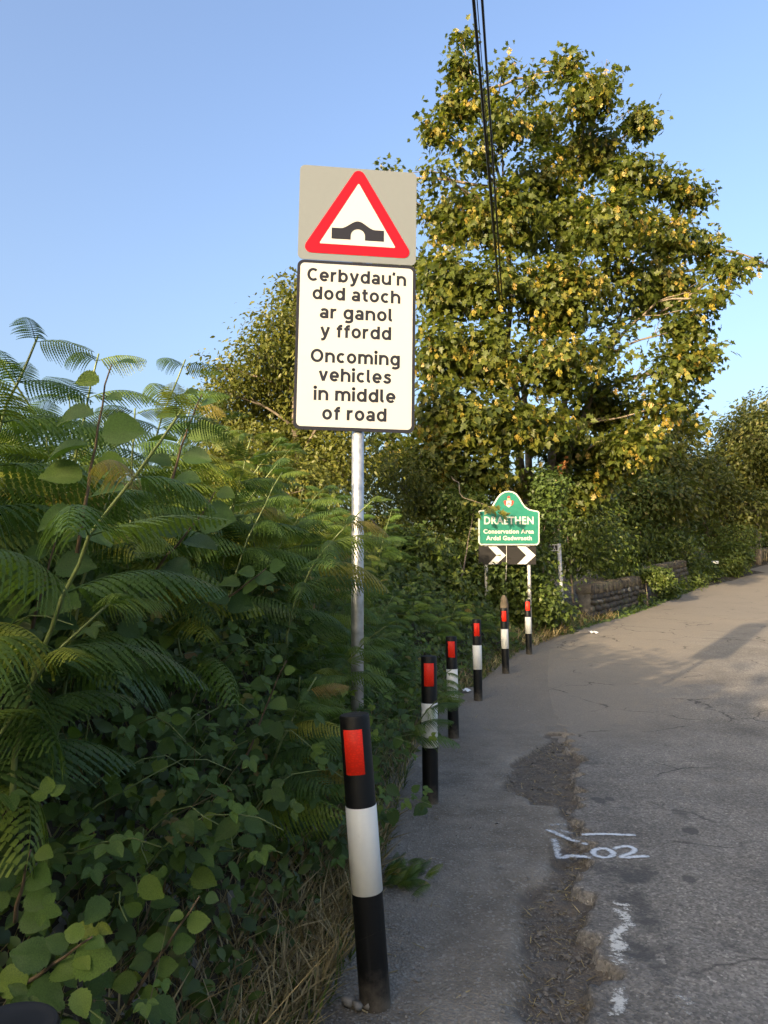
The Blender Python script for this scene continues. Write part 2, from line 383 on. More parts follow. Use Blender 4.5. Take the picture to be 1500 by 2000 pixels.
def m_dirt(name, a, bcol, s=60.0, earth=None):
    m, nt, out = newmat(name); b = N(nt, 'BsdfPrincipled', Roughness=.95); b.inputs['Specular IOR Level'].default_value = .2
    P = N(nt, 'NewGeometry').outputs['Position']
    def nz(s, d=4.0, r=.6):
        n = N(nt, 'TexNoise', Scale=s, Detail=d, Roughness=r); nt.links.new(P, n.inputs['Vector']); return n.outputs[0]
    v = N(nt, 'TexVoronoi', Scale=s * 1.6); nt.links.new(P, v.inputs['Vector'])
    c = mixc(nt, ramp(nt, nz(s, 5, .75), [(.3, (0,)*3), (.7, (1,)*3)]).outputs[0], a, bcol)
    c = mixc(nt, 1.0, c, ramp(nt, nz(2.2, 7, .68), [(.32, (.55, .53, .50)), (.68, (1.32, 1.30, 1.27))]).outputs[0], 'MULTIPLY')
    c = mixc(nt, ramp(nt, v.outputs['Color'], [(.76, (0,)*3), (.84, (.6,)*3)]).outputs[0], c, (.34, .32, .28))
    if earth:
        c = mixc(nt, N(nt, 'Attribute', attribute_name='dust').outputs['Fac'], c, mixc(nt, ramp(nt, nz(60, 3), [(.35, (0,)*3), (.65, (1,)*3)]).outputs[0], (.165, .146, .122), (.23, .205, .17)))
        ca = N(nt, 'Math', operation='ADD'); nt.links.new(N(nt, 'Attribute', attribute_name='chan').outputs['Fac'], ca.inputs[0])
        cm = N(nt, 'Math', operation='MULTIPLY_ADD'); cm.inputs[1].default_value = 1.5; cm.inputs[2].default_value = -.75; nt.links.new(nz(22, 6, .75), cm.inputs[0]); nt.links.new(cm.outputs[0], ca.inputs[1])
        c = mixc(nt, ramp(nt, ca.outputs[0], [(.30, (0,)*3), (.62, (1,)*3)]).outputs[0], c, mixc(nt, nz(45, 4, .8), earth[0], earth[1]))
    h = N(nt, 'Math', operation='ADD'); nt.links.new(v.outputs['Distance'], h.inputs[0]); nt.links.new(nz(12, 6, .7), h.inputs[1])
    bp = N(nt, 'Bump', Strength=.6, Distance=.010); nt.links.new(h.outputs[0], bp.inputs['Height']); nt.links.new(bp.outputs[0], b.inputs['Normal'])
    nt.links.new(c, b.inputs['Base Color']); nt.links.new(b.outputs[0], out.inputs[0]); return m
M['verge'] = m_dirt('dusty_gravel', (.16, .145, .124), (.25, .226, .192), 55.0, ((.062, .053, .045), (.17, .147, .12)))
M['earth'] = m_dirt('dark_earth', (.03, .026, .018), (.07, .058, .038), 16.0)

def m_paint(name, col, lo, hi, s, s2):
    m, nt, out = newmat(name); b = N(nt, 'BsdfPrincipled', Roughness=.7); b.inputs['Base Color'].default_value = (*col, 1)
    P = N(nt, 'NewGeometry').outputs['Position']
    n = N(nt, 'TexNoise', Scale=s, Detail=6.0, Roughness=.75); nt.links.new(P, n.inputs['Vector'])
    n2 = N(nt, 'TexNoise', Scale=s2, Detail=3.0); nt.links.new(P, n2.inputs['Vector'])
    a = N(nt, 'Attribute', attribute_name='tint').outputs['Fac']
    x = N(nt, 'Math', operation='ADD'); nt.links.new(n.outputs[0], x.inputs[0]); nt.links.new(a, x.inputs[1])
    y = N(nt, 'Math', operation='ADD'); nt.links.new(x.outputs[0], y.inputs[0]); nt.links.new(n2.outputs[0], y.inputs[1])
    f = ramp(nt, y.outputs[0], [(0, (0,)*3), (1, (1,)*3)])
    f.color_ramp.elements[0].position = 0; f.color_ramp.elements[1].position = 1
    mr = N(nt, 'MapRange'); mr.inputs[1].default_value = lo; mr.inputs[2].default_value = hi; nt.links.new(y.outputs[0], mr.inputs[0])
    nt.nodes.remove(f)
    t = N(nt, 'BsdfTransparent'); mx = N(nt, 'MixShader'); nt.links.new(mr.outputs[0], mx.inputs[0]); nt.links.new(t.outputs[0], mx.inputs[1]); nt.links.new(b.outputs[0], mx.inputs[2])
    nt.links.new(mx.outputs[0], out.inputs[0]); return m
M['spray'] = m_paint('white_spray_paint', (.62, .66, .70), 1.18, 1.75, 130.0, 40.0)
M['wornpaint'] = m_paint('worn_white_road_paint', (.58, .57, .53), 1.50, 1.70, 70.0, 16.0)

# ------------------------------------------------------------------ ground, verge, road
def grid(xs, ys):
    X, Y = np.meshgrid(xs, ys); n, m_ = X.shape; i = np.arange(n - 1)[:, None] * m_ + np.arange(m_ - 1)[None]
    return X.ravel(), Y.ravel(), np.stack([i, i + 1, i + m_ + 1, i + m_], -1).reshape(-1, 4)

xs = np.concatenate([[-600, -300, -120, -60, -35, -20], np.arange(-13, 13, .25), [13, 16, 20, 26, 34, 45, 60, 90, 150, 300, 600]])
ys = np.concatenate([[-300, -120, -60, -30, -15, -8], np.arange(-5, 22, .25), [22, 24, 26, 28, 31, 34, 37, 40, 45, 52, 60, 75, 100, 150, 300, 700]])
X, Y, F = grid(xs, ys)
Z = bank_h(X, Y) - .10 * sstep(.05, -.25, EDGE(Y) - X)
g = link('ground', mesh('ground', np.stack([X, Y, Z], -1), F, M['earth'], True)); tag(g, 'dark earth bank and ground under the roadside plants', kind='structure')

def strip(y0, y1, dy, u0, u1, du):
    ys_ = np.arange(y0, y1 + dy, dy); us = np.arange(u0, u1 + du, du); return ys_, us

def relief(x, y):
    p = np.stack([x, y], -1)
    return .010 * vnoise(p, 1.6, 5) + .004 * vnoise(p, 6, 6)

def chan_mask(x, y):
    p = np.stack([x, y], -1); a = x - CHAN(y) + .05 + .09 * vnoise(p, 7, 21); b_ = REDGE(y) - x - .075 * vnoise(p, 9, 22) - .03 * vnoise(p, 24, 23)
    return sstep(-.07, .10, a) * sstep(-.10, .03, b_) * (y < 7.6)

# verge (near fine, far coarse) as one mesh
VV, FF, CC, n0, DU = [], [], [], 0, []
for (y0, y1, dy, nu) in ((-4, 1.6, .2, 26), (1.6, 8.0, .022, 90), (8.0, 16.4, .12, 40)):
    ys_ = np.linspace(y0, y1, int(round((y1 - y0) / dy)) + 1); u = np.linspace(0, 1, nu); Yg = np.repeat(ys_[:, None], nu, 1)
    xl = EDGE(ys_) - .35; xr = REDGE(ys_) + .45; Xg = xl[:, None] + (xr - xl)[:, None] * u[None]
    ch = chan_mask(Xg, Yg)
    p = np.stack([Xg, Yg], -1)
    Zg = H(Yg) + relief(Xg, Yg) - .004 - ch * (.05 + .016 * vnoise(p, 11, 31)) + .02 * sstep(.15, -.35, Xg - EDGE(Yg))
    under = sstep(.13, .22, Xg - REDGE(Yg)) ; Zg = Zg - .03 * under * sstep(9.5, 7.5, Yg) - .004 * under
    i = np.arange(len(ys_) - 1)[:, None] * nu + np.arange(nu - 1)[None]
    FF.append(np.stack([i, i + 1, i + nu + 1, i + nu], -1).reshape(-1, 4) + n0); VV.append(np.stack([Xg, Yg, Zg], -1).reshape(-1, 3)); CC.append(ch.ravel()); DU.append((.74 * sstep(6.0, 8.6, Yg) + .10).ravel()); n0 += Xg.size
v = link('verge', mesh('verge', np.concatenate(VV), np.concatenate(FF), M['verge'], True, {'chan': np.concatenate(CC), 'dust': np.concatenate(DU)}))
tag(v, 'dusty grey gravel verge between the bollards and the tarmac', kind='structure')

# road
dark_px = [(1255, 1790, 70, 90, .55), (1330, 1880, 60, 60, .5), (1240, 1860, 50, 40, .6), (1230, 1710, 90, 30, .6), (1335, 1590, 40, 25, .5), (1150, 1490, 60, 18, .5), (1180, 1660, 110, 30, .25),
           (1350, 1627, 14, 6, 1.0), (1345, 1720, 13, 8, .9), (1170, 1565, 14, 5, 1.0), (1190, 1562, 8, 4, .9), (1290, 1900, 45, 40, .5), (1400, 1950, 60, 30, .3), (1260, 1560, 60, 20, .35)]
DK = []
for px, py, rx, ry, w in dark_px:
    c = gpt(px, py); a = gpt(px + rx, py); b_ = gpt(px, py - ry); e = gpt(px, min(1999, py + ry)); DK.append((c.x, (b_.y + e.y)/2, a.x - c.x, (b_.y - e.y)/2 + .01, w))
VV, FF, PP, DD, n0 = [], [], [], [], 0
for (y0, y1, dy, us) in ((-8, 1.6, .4, np.concatenate([np.arange(-.1, 1, .1), np.arange(1, 7.01, .5)])),
                         (1.6, 8.0, .024, np.concatenate([np.arange(-.17, .6, .017), np.arange(.6, 2.2, .035), np.arange(2.2, 4, .08), np.arange(4, 7.01, .3)])),
                         (8.0, 20, .10, np.concatenate([np.arange(-.15, 1, .06), np.arange(1, 7.01, .3)])),
                         (20, 62, .5, np.concatenate([np.arange(-.1, 1, .15), np.arange(1, 7.01, .5)]))):
    ys_ = np.linspace(y0, y1, int(round((y1 - y0) / dy)) + 1); nu = len(us); Yg = np.repeat(ys_[:, None], nu, 1)
    wid = 1 + .35 * sstep(14, 30, Yg); Xg = REDGE(Yg) + us[None] * wid
    p = np.stack([Xg, Yg], -1)
    lip = .075 * vnoise(p, 9, 22) + .03 * vnoise(p, 24, 23)
    near = sstep(8.5, 7.0, Yg)
    Zg = H(Yg) + relief(Xg, Yg) + .002 - .066 * sstep(.022, -.012, Xg - REDGE(Yg) + lip) * near - .012 * sstep(.05, -.12, us)[None] * (1 - near)
    pa = np.zeros_like(Xg)
    for cx, cy_, rx, ry, w in DK: pa = np.maximum(pa, w * np.clip(1.25 - np.hypot((Xg - cx) / rx, (Yg - cy_) / ry) * .7, 0, 1))
    pa = np.maximum(pa, .38 * sstep(.45, .05, us[None] + .12 * vnoise(p, 3.3, 71)) * sstep(7.5, 6, Yg))
    du = np.clip(.75 - us[None] * .55 + .12 * (Yg - 4) , 0, 1) * sstep(5.0, 9.0, Yg) + .18 * sstep(9, 13, Yg)
    du = np.maximum(du, (.06 + .97 * sstep(6.2, 7.8, Yg)) * sstep(.5 + .5 * sstep(6, 9, Yg), 0, us[None] + .10 * vnoise(p, 2.5, 61))); du = np.maximum(du, .52 * sstep(11, 16, Yg))
    i = np.arange(len(ys_) - 1)[:, None] * nu + np.arange(nu - 1)[None]
    FF.append(np.stack([i, i + 1, i + nu + 1, i + nu], -1).reshape(-1, 4) + n0); VV.append(np.stack([Xg, Yg, Zg], -1).reshape(-1, 3)); PP.append(pa.ravel()); DD.append(du.ravel()); n0 += Xg.size
r_ = link('road', mesh('road', np.concatenate(VV), np.concatenate(FF), M['asphalt'], True, {'patch': np.concatenate(PP), 'dust': np.concatenate(DD)}))
tag(r_, 'grey tarmac lane curving right over the bridge with broken edge', kind='structure')

def road_z(x, y): return float(H(y) + relief(np.array(x), np.array(y)) + .002)

def ground_ribbon(pts_px, w, tint=.3, k=6):
    """paint stroke on the road from picture points, width in metres"""
    P = [gpt(*q) for q in pts_px]; P = np.array([[p.x, p.y] for p in P])
    L = np.concatenate([[0], np.cumsum(np.linalg.norm(np.diff(P, axis=0), axis=1))]); s = np.linspace(0, L[-1], max(3, int(L[-1] / .025)))
    Q = np.stack([np.interp(s, L, P[:, 0]), np.interp(s, L, P[:, 1])], 1); T = np.gradient(Q, axis=0); T /= np.linalg.norm(T, axis=1)[:, None] + 1e-9
    Nn = np.stack([-T[:, 1], T[:, 0]], 1); ks = np.linspace(-1, 1, k)
    V2 = Q[:, None] + Nn[:, None] * ks[None, :, None] * w / 2
    Zr = H(V2[..., 1]) + relief(V2[..., 0], V2[..., 1]) + .007
    fall = (1 - np.abs(ks) ** 2 * .75)[None] * np.ones((len(s), 1)) * tint
    fall[0] *= .6; fall[-1] *= .6
    n, m_ = len(s), k; i = np.arange(n - 1)[:, None] * m_ + np.arange(m_ - 1)[None]
    return np.concatenate([V2, Zr[..., None]], -1).reshape(-1, 3), np.stack([i, i + m_, i + m_ + 1, i + 1], -1).reshape(-1, 4), fall.ravel()

def circle_px(cx, cy_, rx, ry, tilt=0, a0=0, a1=360, n=26):
    return [(cx + rx * math.cos(R(a)) , cy_ + ry * math.sin(R(a)) + tilt * math.cos(R(a))) for a in np.linspace(a0, a1, n)]
mk = link('spray_marking', None); mk.location = (0, 0, 0)
tag(mk, 'white sprayed survey mark on the tarmac with an arrow, a stroke and the number 02', 'road marking')
for pts, w, t in (([(1068, 1616), (1085, 1612.5), (1100, 1611), (1113, 1613)], .05, .30), ([(1066, 1623), (1080, 1626), (1100, 1635), (1120, 1643), (1132, 1647)], .05, .62),
                  ([(1136, 1648), (1149, 1651)], .05, .7), ([(1086, 1621.5), (1100, 1624), (1118, 1629)], .045, .35), ([(1081, 1640), (1087, 1655), (1089, 1668), (1092, 1679)], .05, .52),
                  ([(1089, 1678), (1110, 1674.5), (1130, 1675.5), (1156, 1679)], .055, .72), ([(1136, 1632), (1180, 1632.5), (1242, 1636)], .047, .85),
                  (circle_px(1178, 1670, 20, 9.3, 2, 0, 375), .046, .8),
                  ([(1198, 1663), (1205, 1660), (1215, 1658), (1228, 1657.5), (1238, 1661), (1240, 1666), (1234, 1671), (1222, 1675), (1213, 1678), (1214, 1681), (1230, 1681.5), (1250, 1680), (1269, 1679)], .046, .8)):
    V, F, a = ground_ribbon(pts, w, t); MB().add(V, F, a).build('paint_stroke', M['spray'], mk)
for lab, pts, w in (('worn white edge line patch beside the debris channel, upper of the two', [(1214, 1765), (1214, 1815), (1209, 1850), (1214, 1890)], .16),
                    ('worn white edge line patch at the lower picture edge below the dark tarmac', [(1213, 1925), (1206, 1960), (1206, 1999)], .10),
                    ('scattered flakes of white paint on the tarmac right of the worn line', [(1325, 1945), (1345, 1975), (1352, 1999)], .12)):
    V, F, a = ground_ribbon(pts, w, .62 if 'edge' in lab else .5, 7); o = MB().add(V, F, a).build('worn_road_line', M['wornpaint']); tag(o, lab, 'road marking')

# ------------------------------------------------------------------ text
FONT_CACHE = {}
def text_mesh(txt, cap, width=None, bold=.0, space=1.0):
    cu = bpy.data.curves.new('lettering', 'FONT'); cu.body = txt; cu.size = 1; cu.offset = bold; cu.space_character = space; cu.resolution_u = 4; cu.fill_mode = 'FRONT'
    o = bpy.data.objects.new('lettering', cu); COL.objects.link(o)
    dg = bpy.context.evaluated_depsgraph_get(); me = bpy.data.meshes.new_from_object(o.evaluated_get(dg)); bpy.data.objects.remove(o)
    V = np.zeros(len(me.vertices) * 3, np.float32); me.vertices.foreach_get('co', V); V = V.reshape(-1, 3)
    if 'h' not in FONT_CACHE: FONT_CACHE['h'] = .69
    s = cap / FONT_CACHE['h']; w = V[:, 0].max() - V[:, 0].min(); sx = width / w if width else s
    V2 = np.stack([(V[:, 0] - (V[:, 0].max() + V[:, 0].min()) / 2) * sx, np.zeros(len(V)), V[:, 1] * s], -1)
    me.vertices.foreach_set('co', V2.astype(np.float32).ravel()); me.update(); return me
def text(txt, cap, width, x, z, y, mat, parent, bold=.02, space=1.0):
    me = text_mesh(txt, cap, width, bold, space); me.materials.clear(); me.materials.append(mat); me.name = 'lettering'
    return link('lettering', me, parent, (x, y, z))

# ------------------------------------------------------------------ bollards
def revolve(prof, n=32):
    prof = np.asarray(prof, float); a = np.linspace(0, 2 * np.pi, n, endpoint=False)
    V = np.stack([prof[:, None, 0] * np.cos(a), prof[:, None, 0] * np.sin(a), np.repeat(prof[:, 1:2], n, 1)], -1).reshape(-1, 3)
    i = np.arange(len(prof) - 1)[:, None] * n; j = np.arange(n)[None]; k = (j + 1) % n
    return V, np.stack([i + j, i + k, i + n + k, i + n + j], -1).reshape(-1, 4)
RB = .0555
def make_bollard():
    b = link('bollard', None)
    V, F = revolve([(RB + .001, -.15), (RB + .001, 0), (RB, .02), (RB, 1.0), (RB - .003, 1.006)]); link('body', mesh('body', V, F, M['bollard'], True), b)
    V, F = revolve([(RB - .003, 1.006), (RB - .006, 1.007), (RB - .008, 1.0055), (RB - .02, 1.005), (.0005, 1.0065)]); link('cap', mesh('cap', V, F, M['cap'], True), b)
    V, F = revolve([(RB, .383), (RB + .0015, .384), (RB + .0015, .682), (RB, .683)]); link('white_band', mesh('white_band', V, F, M['white_band'], True), b)
    a = np.linspace(R(-90 - 37), R(-90 + 37), 13); rr = RB + .002
    zz = np.array([.80, .802, .958, .96]); ro = np.array([RB - .0005, rr, rr, RB - .0005])
    V = np.stack([ro[:, None] * np.cos(a), ro[:, None] * np.sin(a), np.repeat(zz[:, None], 13, 1)], -1).reshape(-1, 3)
    i = np.arange(3)[:, None] * 13 + np.arange(12)[None]
    link('reflector', mesh('reflector', V, np.stack([i, i + 1, i + 14, i + 13], -1).reshape(-1, 4), M['red_refl'], True), b)
    return b
M['cap'] = simple('black_bollard_cap', (.014, .015, .017), .6, var=.3, scale=22, spec=.22)
bp0 = make_bollard()
BOL = [((733, 1958), None, 'leaning black and white bollard standing in front of the tall sign pole', (R(0), R(-4.2))),
       ((841, 1567), None, 'black and white bollard with bracken hanging across its white band', (0, R(-.3))),
       ((886, 1440), 7.3, 'black and white bollard with a fern tip over its red reflector', (0, R(-.8))),
       ((934, 1366), 9.13, 'black and white bollard with white litter at its foot', (0, R(-.4))),
       ((988, 1314), 11.2, 'black and white bollard in front of the pointed timber post', (0, R(-.8))),
       ((1033.5, 1278), 13.16, 'smallest, farthest bollard below the right leg of the green village sign', (0, R(-.6))),
       ((30, 1985), .86, 'black bollard top cut off at the lower corner beside large leaves', (0, 0))]
BOLP = []
for i, (px, d, lab, tilt) in enumerate(BOL):
    o = bp0 if i == 0 else copy_tree(bp0)
    p = gpt(*px) if d is None else at(px[0], px[1], d)
    if i == 6: p = Vector((-.425, .86, 0))
    p.z = float(H(p.y)) - .01 - (.035 if i == 6 else 0) if i != 0 else -.005
    o.location = p; o.rotation_euler = (tilt[0], tilt[1], math.atan2(-p.x, p.y) * .7 + (R(-8) if i == 0 else R(-2)))
    if i == 0:
        o.rotation_euler = (R(1.0), R(-4.4), R(-10))
    tag(o, lab, 'bollard', 'black and white bollards along the verge'); BOLP.append(p)

# ------------------------------------------------------------------ tall road sign
DS = 4.35
pc = at(699, 1150, DS); sx_, sy_ = pc.x, pc.y
sign = link('road_sign', None, loc=(sx_, sy_, float(bank_h(np.array(sx_), np.array(sy_)))))
tag(sign, 'tall hump bridge warning sign with Welsh and English plate on a galvanised pole', 'road sign')
zb = sign.location.z
DH = DS - .058; top = at(696, 330, DH).z; bot = at(697, 841, DH).z; mid = at(697, 512, DH).z
V, F = tube([(0, 0, -.2), (-.002, 0, 1.2), (-.006, 0, top - zb - .08)], .038, 20); MB().add(V, F).build('pole', M['steel'], sign, True)
MPP = .75 / 232.0
head = sign
def put(o): return o
hd = link('sign_face', None, sign); hd.location = (at(697, 677, DH).x - sx_, -.058, mid - zb); hd.rotation_euler = (R(.3), R(.75), R(6.0))
W = .75; hT = top - mid; hB = mid - bot
up = plate('grey_backing', rrect(W, hT, .035, cz=hT / 2), 0, .004, M['sign_grey'], hd)
def tri(c, s):   # equilateral-ish triangle, measured from the picture
    return [(0, c[0]), (-s, c[1]), (s, c[1])]
zT0 = hT - .024; zB0 = .045; ht = zT0 - zB0
def red_tri():
    out = round_poly([(0, zT0 + .045), (-.362, zB0), (.362, zB0)], .040)
    plate('red_triangle', out, -.004, -.0005, M['sign_red'], hd)
    inn = round_poly([(0, zT0 - .078), (-.243, zB0 + .062), (.243, zB0 + .062)], .006)
    plate('white_field', inn, -.0065, -.0041, M['sign_white'], hd)
red_tri()
# bridge symbol: hump with an arch
zs = zB0 + .098; up_ = []
sw = .166
for t in np.linspace(0, 1, 25):
    x = -sw + 2 * sw * t; u = abs(x) / sw
    hump = .072 + .052 * float(sstep(.66, .0, np.array(u)) if u > 0 else 1)
    up_.append((x, zs + hump))
arch = [(.046, zs)] + [(.046 * math.cos(a), zs + .026 + .046 * math.sin(a)) for a in np.linspace(0, math.pi, 15)] + [(-.046, zs)]
plate('bridge_symbol', [(-sw, zs)] + up_ + [(sw, zs)] + arch, -.009, -.0066, M['sign_ink'], hd)
lo = plate('dark_border', rrect(W, hB, .042, cz=-hB / 2 - .004), -.001, .003, M['sign_ink'], hd)
plate('white_plate', rrect(W - .038, hB - .042, .028, cz=-hB / 2 - .004), -.0040, -.0011, M['sign_white'], hd)
ppm = hB / (842 - 512.)
# road sign alphabet drawn as pen strokes (cap height 1)
XH, ST = .77, .20; hs_ = ST / 2
def arc(cx, cy, rx, ry, a0, a1, n=18): return [(cx + rx * math.cos(R(a)), cy + ry * math.sin(R(a))) for a in np.linspace(a0, a1, n)]
BX, BY = .35 - hs_, XH / 2 - hs_ + .012
GL = {
 'o': ([arc(.35, XH/2, BX, BY, 0, 360, 33)], .70), 'c': ([arc(.35, XH/2, BX, BY, 48, 312, 24)], .62),
 'e': ([arc(.35, XH/2, BX, BY, -4, 318, 30)[::1], [(.10, XH/2 - .015), (.66, XH/2 - .015)]], .69),
 'a': ([[(.10, .60)] + arc(.31, .52, .205, XH - hs_ - .51, 140, 0, 12) + [(.515, .3), (.515, 0)], arc(.29, .225, .20, .145, 0, 360, 22)], .62),
 'b': ([[(hs_, 1), (hs_, 0)], arc(.36, XH/2, BX, BY, 0, 360, 33)], .71), 'd': ([[(.71 - hs_, 1), (.71 - hs_, 0)], arc(.35, XH/2, BX, BY, 0, 360, 33)], .71),
 'g': ([arc(.35, XH/2, BX, BY, 0, 360, 33), [(.71 - hs_, XH), (.71 - hs_, -.04)] + arc(.36, -.04, .26, .17, 0, -140, 12)], .71),
 'n': ([[(hs_, XH), (hs_, 0)], arc(.35, .42, .26, XH - hs_ - .41, 180, 0, 16) + [(.61, .2), (.61, 0)]], .70), 'h': ([[(hs_, 1), (hs_, 0)], arc(.35, .42, .26, XH - hs_ - .41, 180, 0, 16) + [(.61, .2), (.61, 0)]], .70),
 'm': ([[(hs_, XH), (hs_, 0)], arc(.315, .44, .226, XH - hs_ - .43, 180, 0, 16) + [(.541, .2), (.541, 0)], arc(.767, .44, .226, XH - hs_ - .43, 180, 0, 16) + [(.993, .2), (.993, 0)]], 1.08),
 'r': ([[(hs_, XH), (hs_, 0)], arc(.34, .40, .25, XH - hs_ - .39, 178, 84, 10) + [(.42, XH - hs_)]], .44), 'u': ([[(.61, XH), (.61, 0)], [(hs_, XH), (hs_, .45)] + arc(.35, .34, .26, .34 - hs_ + .01, 180, 360, 16)], .70),
 'y': ([[(.08, XH), (.345, .06)], [(.60, XH), (.36, .04), (.30, -.10)] + arc(.17, -.05, .13, .14, -25, -100, 6) + [(.06, -.19)]], .67),
 'v': ([[(.08, XH), (.325, .02)], [(.325, .02), (.57, XH)]], .65),
 't': ([[(.20, .96), (.20, .28)] + arc(.36, .25, .16, .25 - hs_, 180, 275, 9) + [(.44, hs_ + .01)], [(.02, XH - hs_), (.43, XH - hs_)]], .44),
 'f': ([[(.44, 1.0 - hs_)] + arc(.37, .75, .17, .25 - hs_, 90, 180, 9) + [(.20, .4), (.20, 0)], [(.02, XH - hs_), (.43, XH - hs_)]], .43),
 'i': ([[(hs_, XH), (hs_, 0)], arc(hs_, .955, .03, .03, 0, 360, 14)], ST), 'l': ([[(hs_, 1), (hs_, .24)] + arc(hs_ + .13, .22, .13, .22 - hs_, 180, 272, 8) + [(.26, hs_)]], .29),
 's': ([[(.50, .575), (.45, .635), (.37, .668), (.28, .672), (.17, .635), (.135, .56), (.17, .475), (.27, .425), (.38, .385), (.465, .32), (.475, .22), (.42, .125), (.30, .088), (.18, .10), (.09, .16), (.055, .22)]], .57),
 'C': ([arc(.44, .5, .44 - hs_, .51 - hs_, 47, 313, 30)], .77), 'O': ([arc(.46, .5, .46 - hs_, .51 - hs_, 0, 360, 40)], .92), '\u2019': ([[(.11, 1.02), (.06, .76)]], .17)}
def ribbon(P, w):
    P = np.array(P, float)
    if len(P) == 2: P = np.array([P[0], (P[0] + P[1]) / 2, P[1]])
    T = unit2(np.gradient(P, axis=0)) if not np.allclose(P[0], P[-1]) else unit2(np.concatenate([[P[1] - P[-2]], P[2:] - P[:-2], [P[1] - P[-2]]]))
    Nn = np.stack([-T[:, 1], T[:, 0]], 1) * w / 2; n = len(P); i = np.arange(n - 1)
    return np.concatenate([P + Nn, P - Nn]), np.stack([i + n, i + n + 1, i + 1, i], 1)
def unit2(v): return v / (np.linalg.norm(v, axis=1)[:, None] + 1e-9)
def sign_text(txt, cap, width, x, z, y, mat, parent):
    m_ = MB(); pen = 0; k_ = 0; word = []
    for ch in txt:
        if ch == ' ': pen += .36; continue
        st, adv = GL[ch]
        for P in st:
            v2, f2 = ribbon(np.array(P) + [pen, 0], ST); m_.add(np.stack([v2[:, 0], np.full(len(v2), -.00012 * (k_ % 7)), v2[:, 1]], 1), f2[:, ::-1]); k_ += 1
        pen += adv + .125
    pen -= .125
    for i_, V in enumerate(m_.V): m_.V[i_] = (V - [pen / 2, 0, 0]) * [width / pen, 1, cap]
    return m_.build('lettering', mat, parent).__setattr__('location', (x, y, z))
for txt, bl, w in (("Cerbydau\u2019n", 553, 193), ('dod atoch', 589, 171), ('ar ganol', 625.5, 141), ('y ffordd', 662, 137), ('Oncoming', 711.5, 172), ('vehicles', 747.5, 139), ('in middle', 784.5, 157), ('of road', 821, 123)):
    sign_text(txt, 25.5 * ppm, w * MPP, 0, -(bl - 510) * ppm, -.0048, M['sign_ink'], hd)
mb = MB()
for z in (hT * .75, hT * .25, -hB * .25, -hB * .75): mb.add(*box((0, .016, z), (.6, .022, .035)))
mb.build('mounting_rail', M['sign_back'], hd)
for z in (hT * .5, -hB * .5):
    V, F = revolve([(.039, -.02), (.043, -.02), (.043, .02), (.039, .02)], 20); c = link('pole_clip', mesh('pole_clip', V, F, M['steel_dull'], True), hd, (sx_ - (sx_ + hd.location.x), .055, z))

# ------------------------------------------------------------------ green village sign with chevron boards
DG = 14.9
def gp(px, py): q = at(px, py, DG); return q
gc = gp(993, 1064); gz = float(bank_h(np.array(gc.x), np.array(gc.y)))
gs = link('village_sign', None, loc=(gc.x, gc.y, gz)); tag(gs, 'green arched village name sign reading DRAETHEN above two black chevron boards', 'road sign')
def gl(px, py): q = gp(px, py); return (q.x - gc.x, q.z - gz)
outline = [(934, 1060), (934, 999), (937, 997), (950, 995.5), (958, 992), (965, 981), (971, 971), (977, 964.5), (985, 960), (993.5, 958.8), (1002, 960.5), (1009, 965), (1015, 973), (1020, 982), (1026, 990), (1034, 995), (1044, 997), (1050, 998), (1053, 1001), (1053, 1060), (1049, 1065), (938, 1065)]
O = [gl(*q) for q in outline]
cxo = sum(o[0] for o in O) / len(O); czo = gl(993, 1020)[1]
plate('cream_edge', O, -.03, 0, M['cream'], gs)
def inset(P, d):
    P = [Vector(p) for p in P]; n = len(P); out = []
    for i in range(n):
        a = (P[i] - P[i-1]).normalized(); b = (P[(i+1) % n] - P[i]).normalized()
        na, nb = Vector((a.y, -a.x)), Vector((b.y, -b.x)); m_ = (na + nb).normalized(); out.append(tuple(P[i] + m_ * d / max(.5, m_.dot(na))))
    return out
plate('green_panel', inset(O, .028), -.036, -.0301, M['green_sign'], gs)
pm = DG / FPX * 1.0
def gtext(t, x0, x1, bl, cap, bold):
    x, z = gl((x0 + x1) / 2, bl); text(t, cap * pm, (gl(x1, bl)[0] - gl(x0, bl)[0]), x, z, -.038, M['cream'], gs, bold, 1.08)
gtext('DRAETHEN', 945, 1041.5, 1023.8, 14.3, .022); gtext('Conservation Area', 944, 1042, 1042, 8, .03); gtext('Ardal Gadwraeth', 949, 1038, 1055, 8, .03)
def crest_piece(name, pts, mat, y): plate(name, [gl(993 + a, 982.5 + b) for a, b in pts], y, y + .004, mat, gs)
crest_piece('crest_mantling', [(-10, -3), (-7, -5), (-4, -3), (-4, 6), (-8, 4)], M['crest_red'], -.0405)
crest_piece('crest_mantling', [(10, -3), (8, 4), (4, 6), (4, -3), (7, -5)], M['crest_red'], -.0405)
crest_piece('crest_shield', [(-5, -4), (-5, 4), (-2.5, 7.5), (0, 9), (2.5, 7.5), (5, 4), (5, -4)], M['cream'], -.0425)
crest_piece('crest_chevron', [(-3, 4), (-3, 2), (0, -1), (3, 2), (3, 4), (0, 1)], M['crest_dark'], -.0445)
crest_piece('crest_helm', [(-3, -4.2), (-3, -8), (0, -9.5), (3, -8), (3, -4.2)], M['crest_gold'], -.0425)
crest_piece('crest_top', [(-2.4, -9), (-2.6, -12), (0, -13.5), (2.6, -12), (2.4, -9)], M['crest_red'], -.0405)
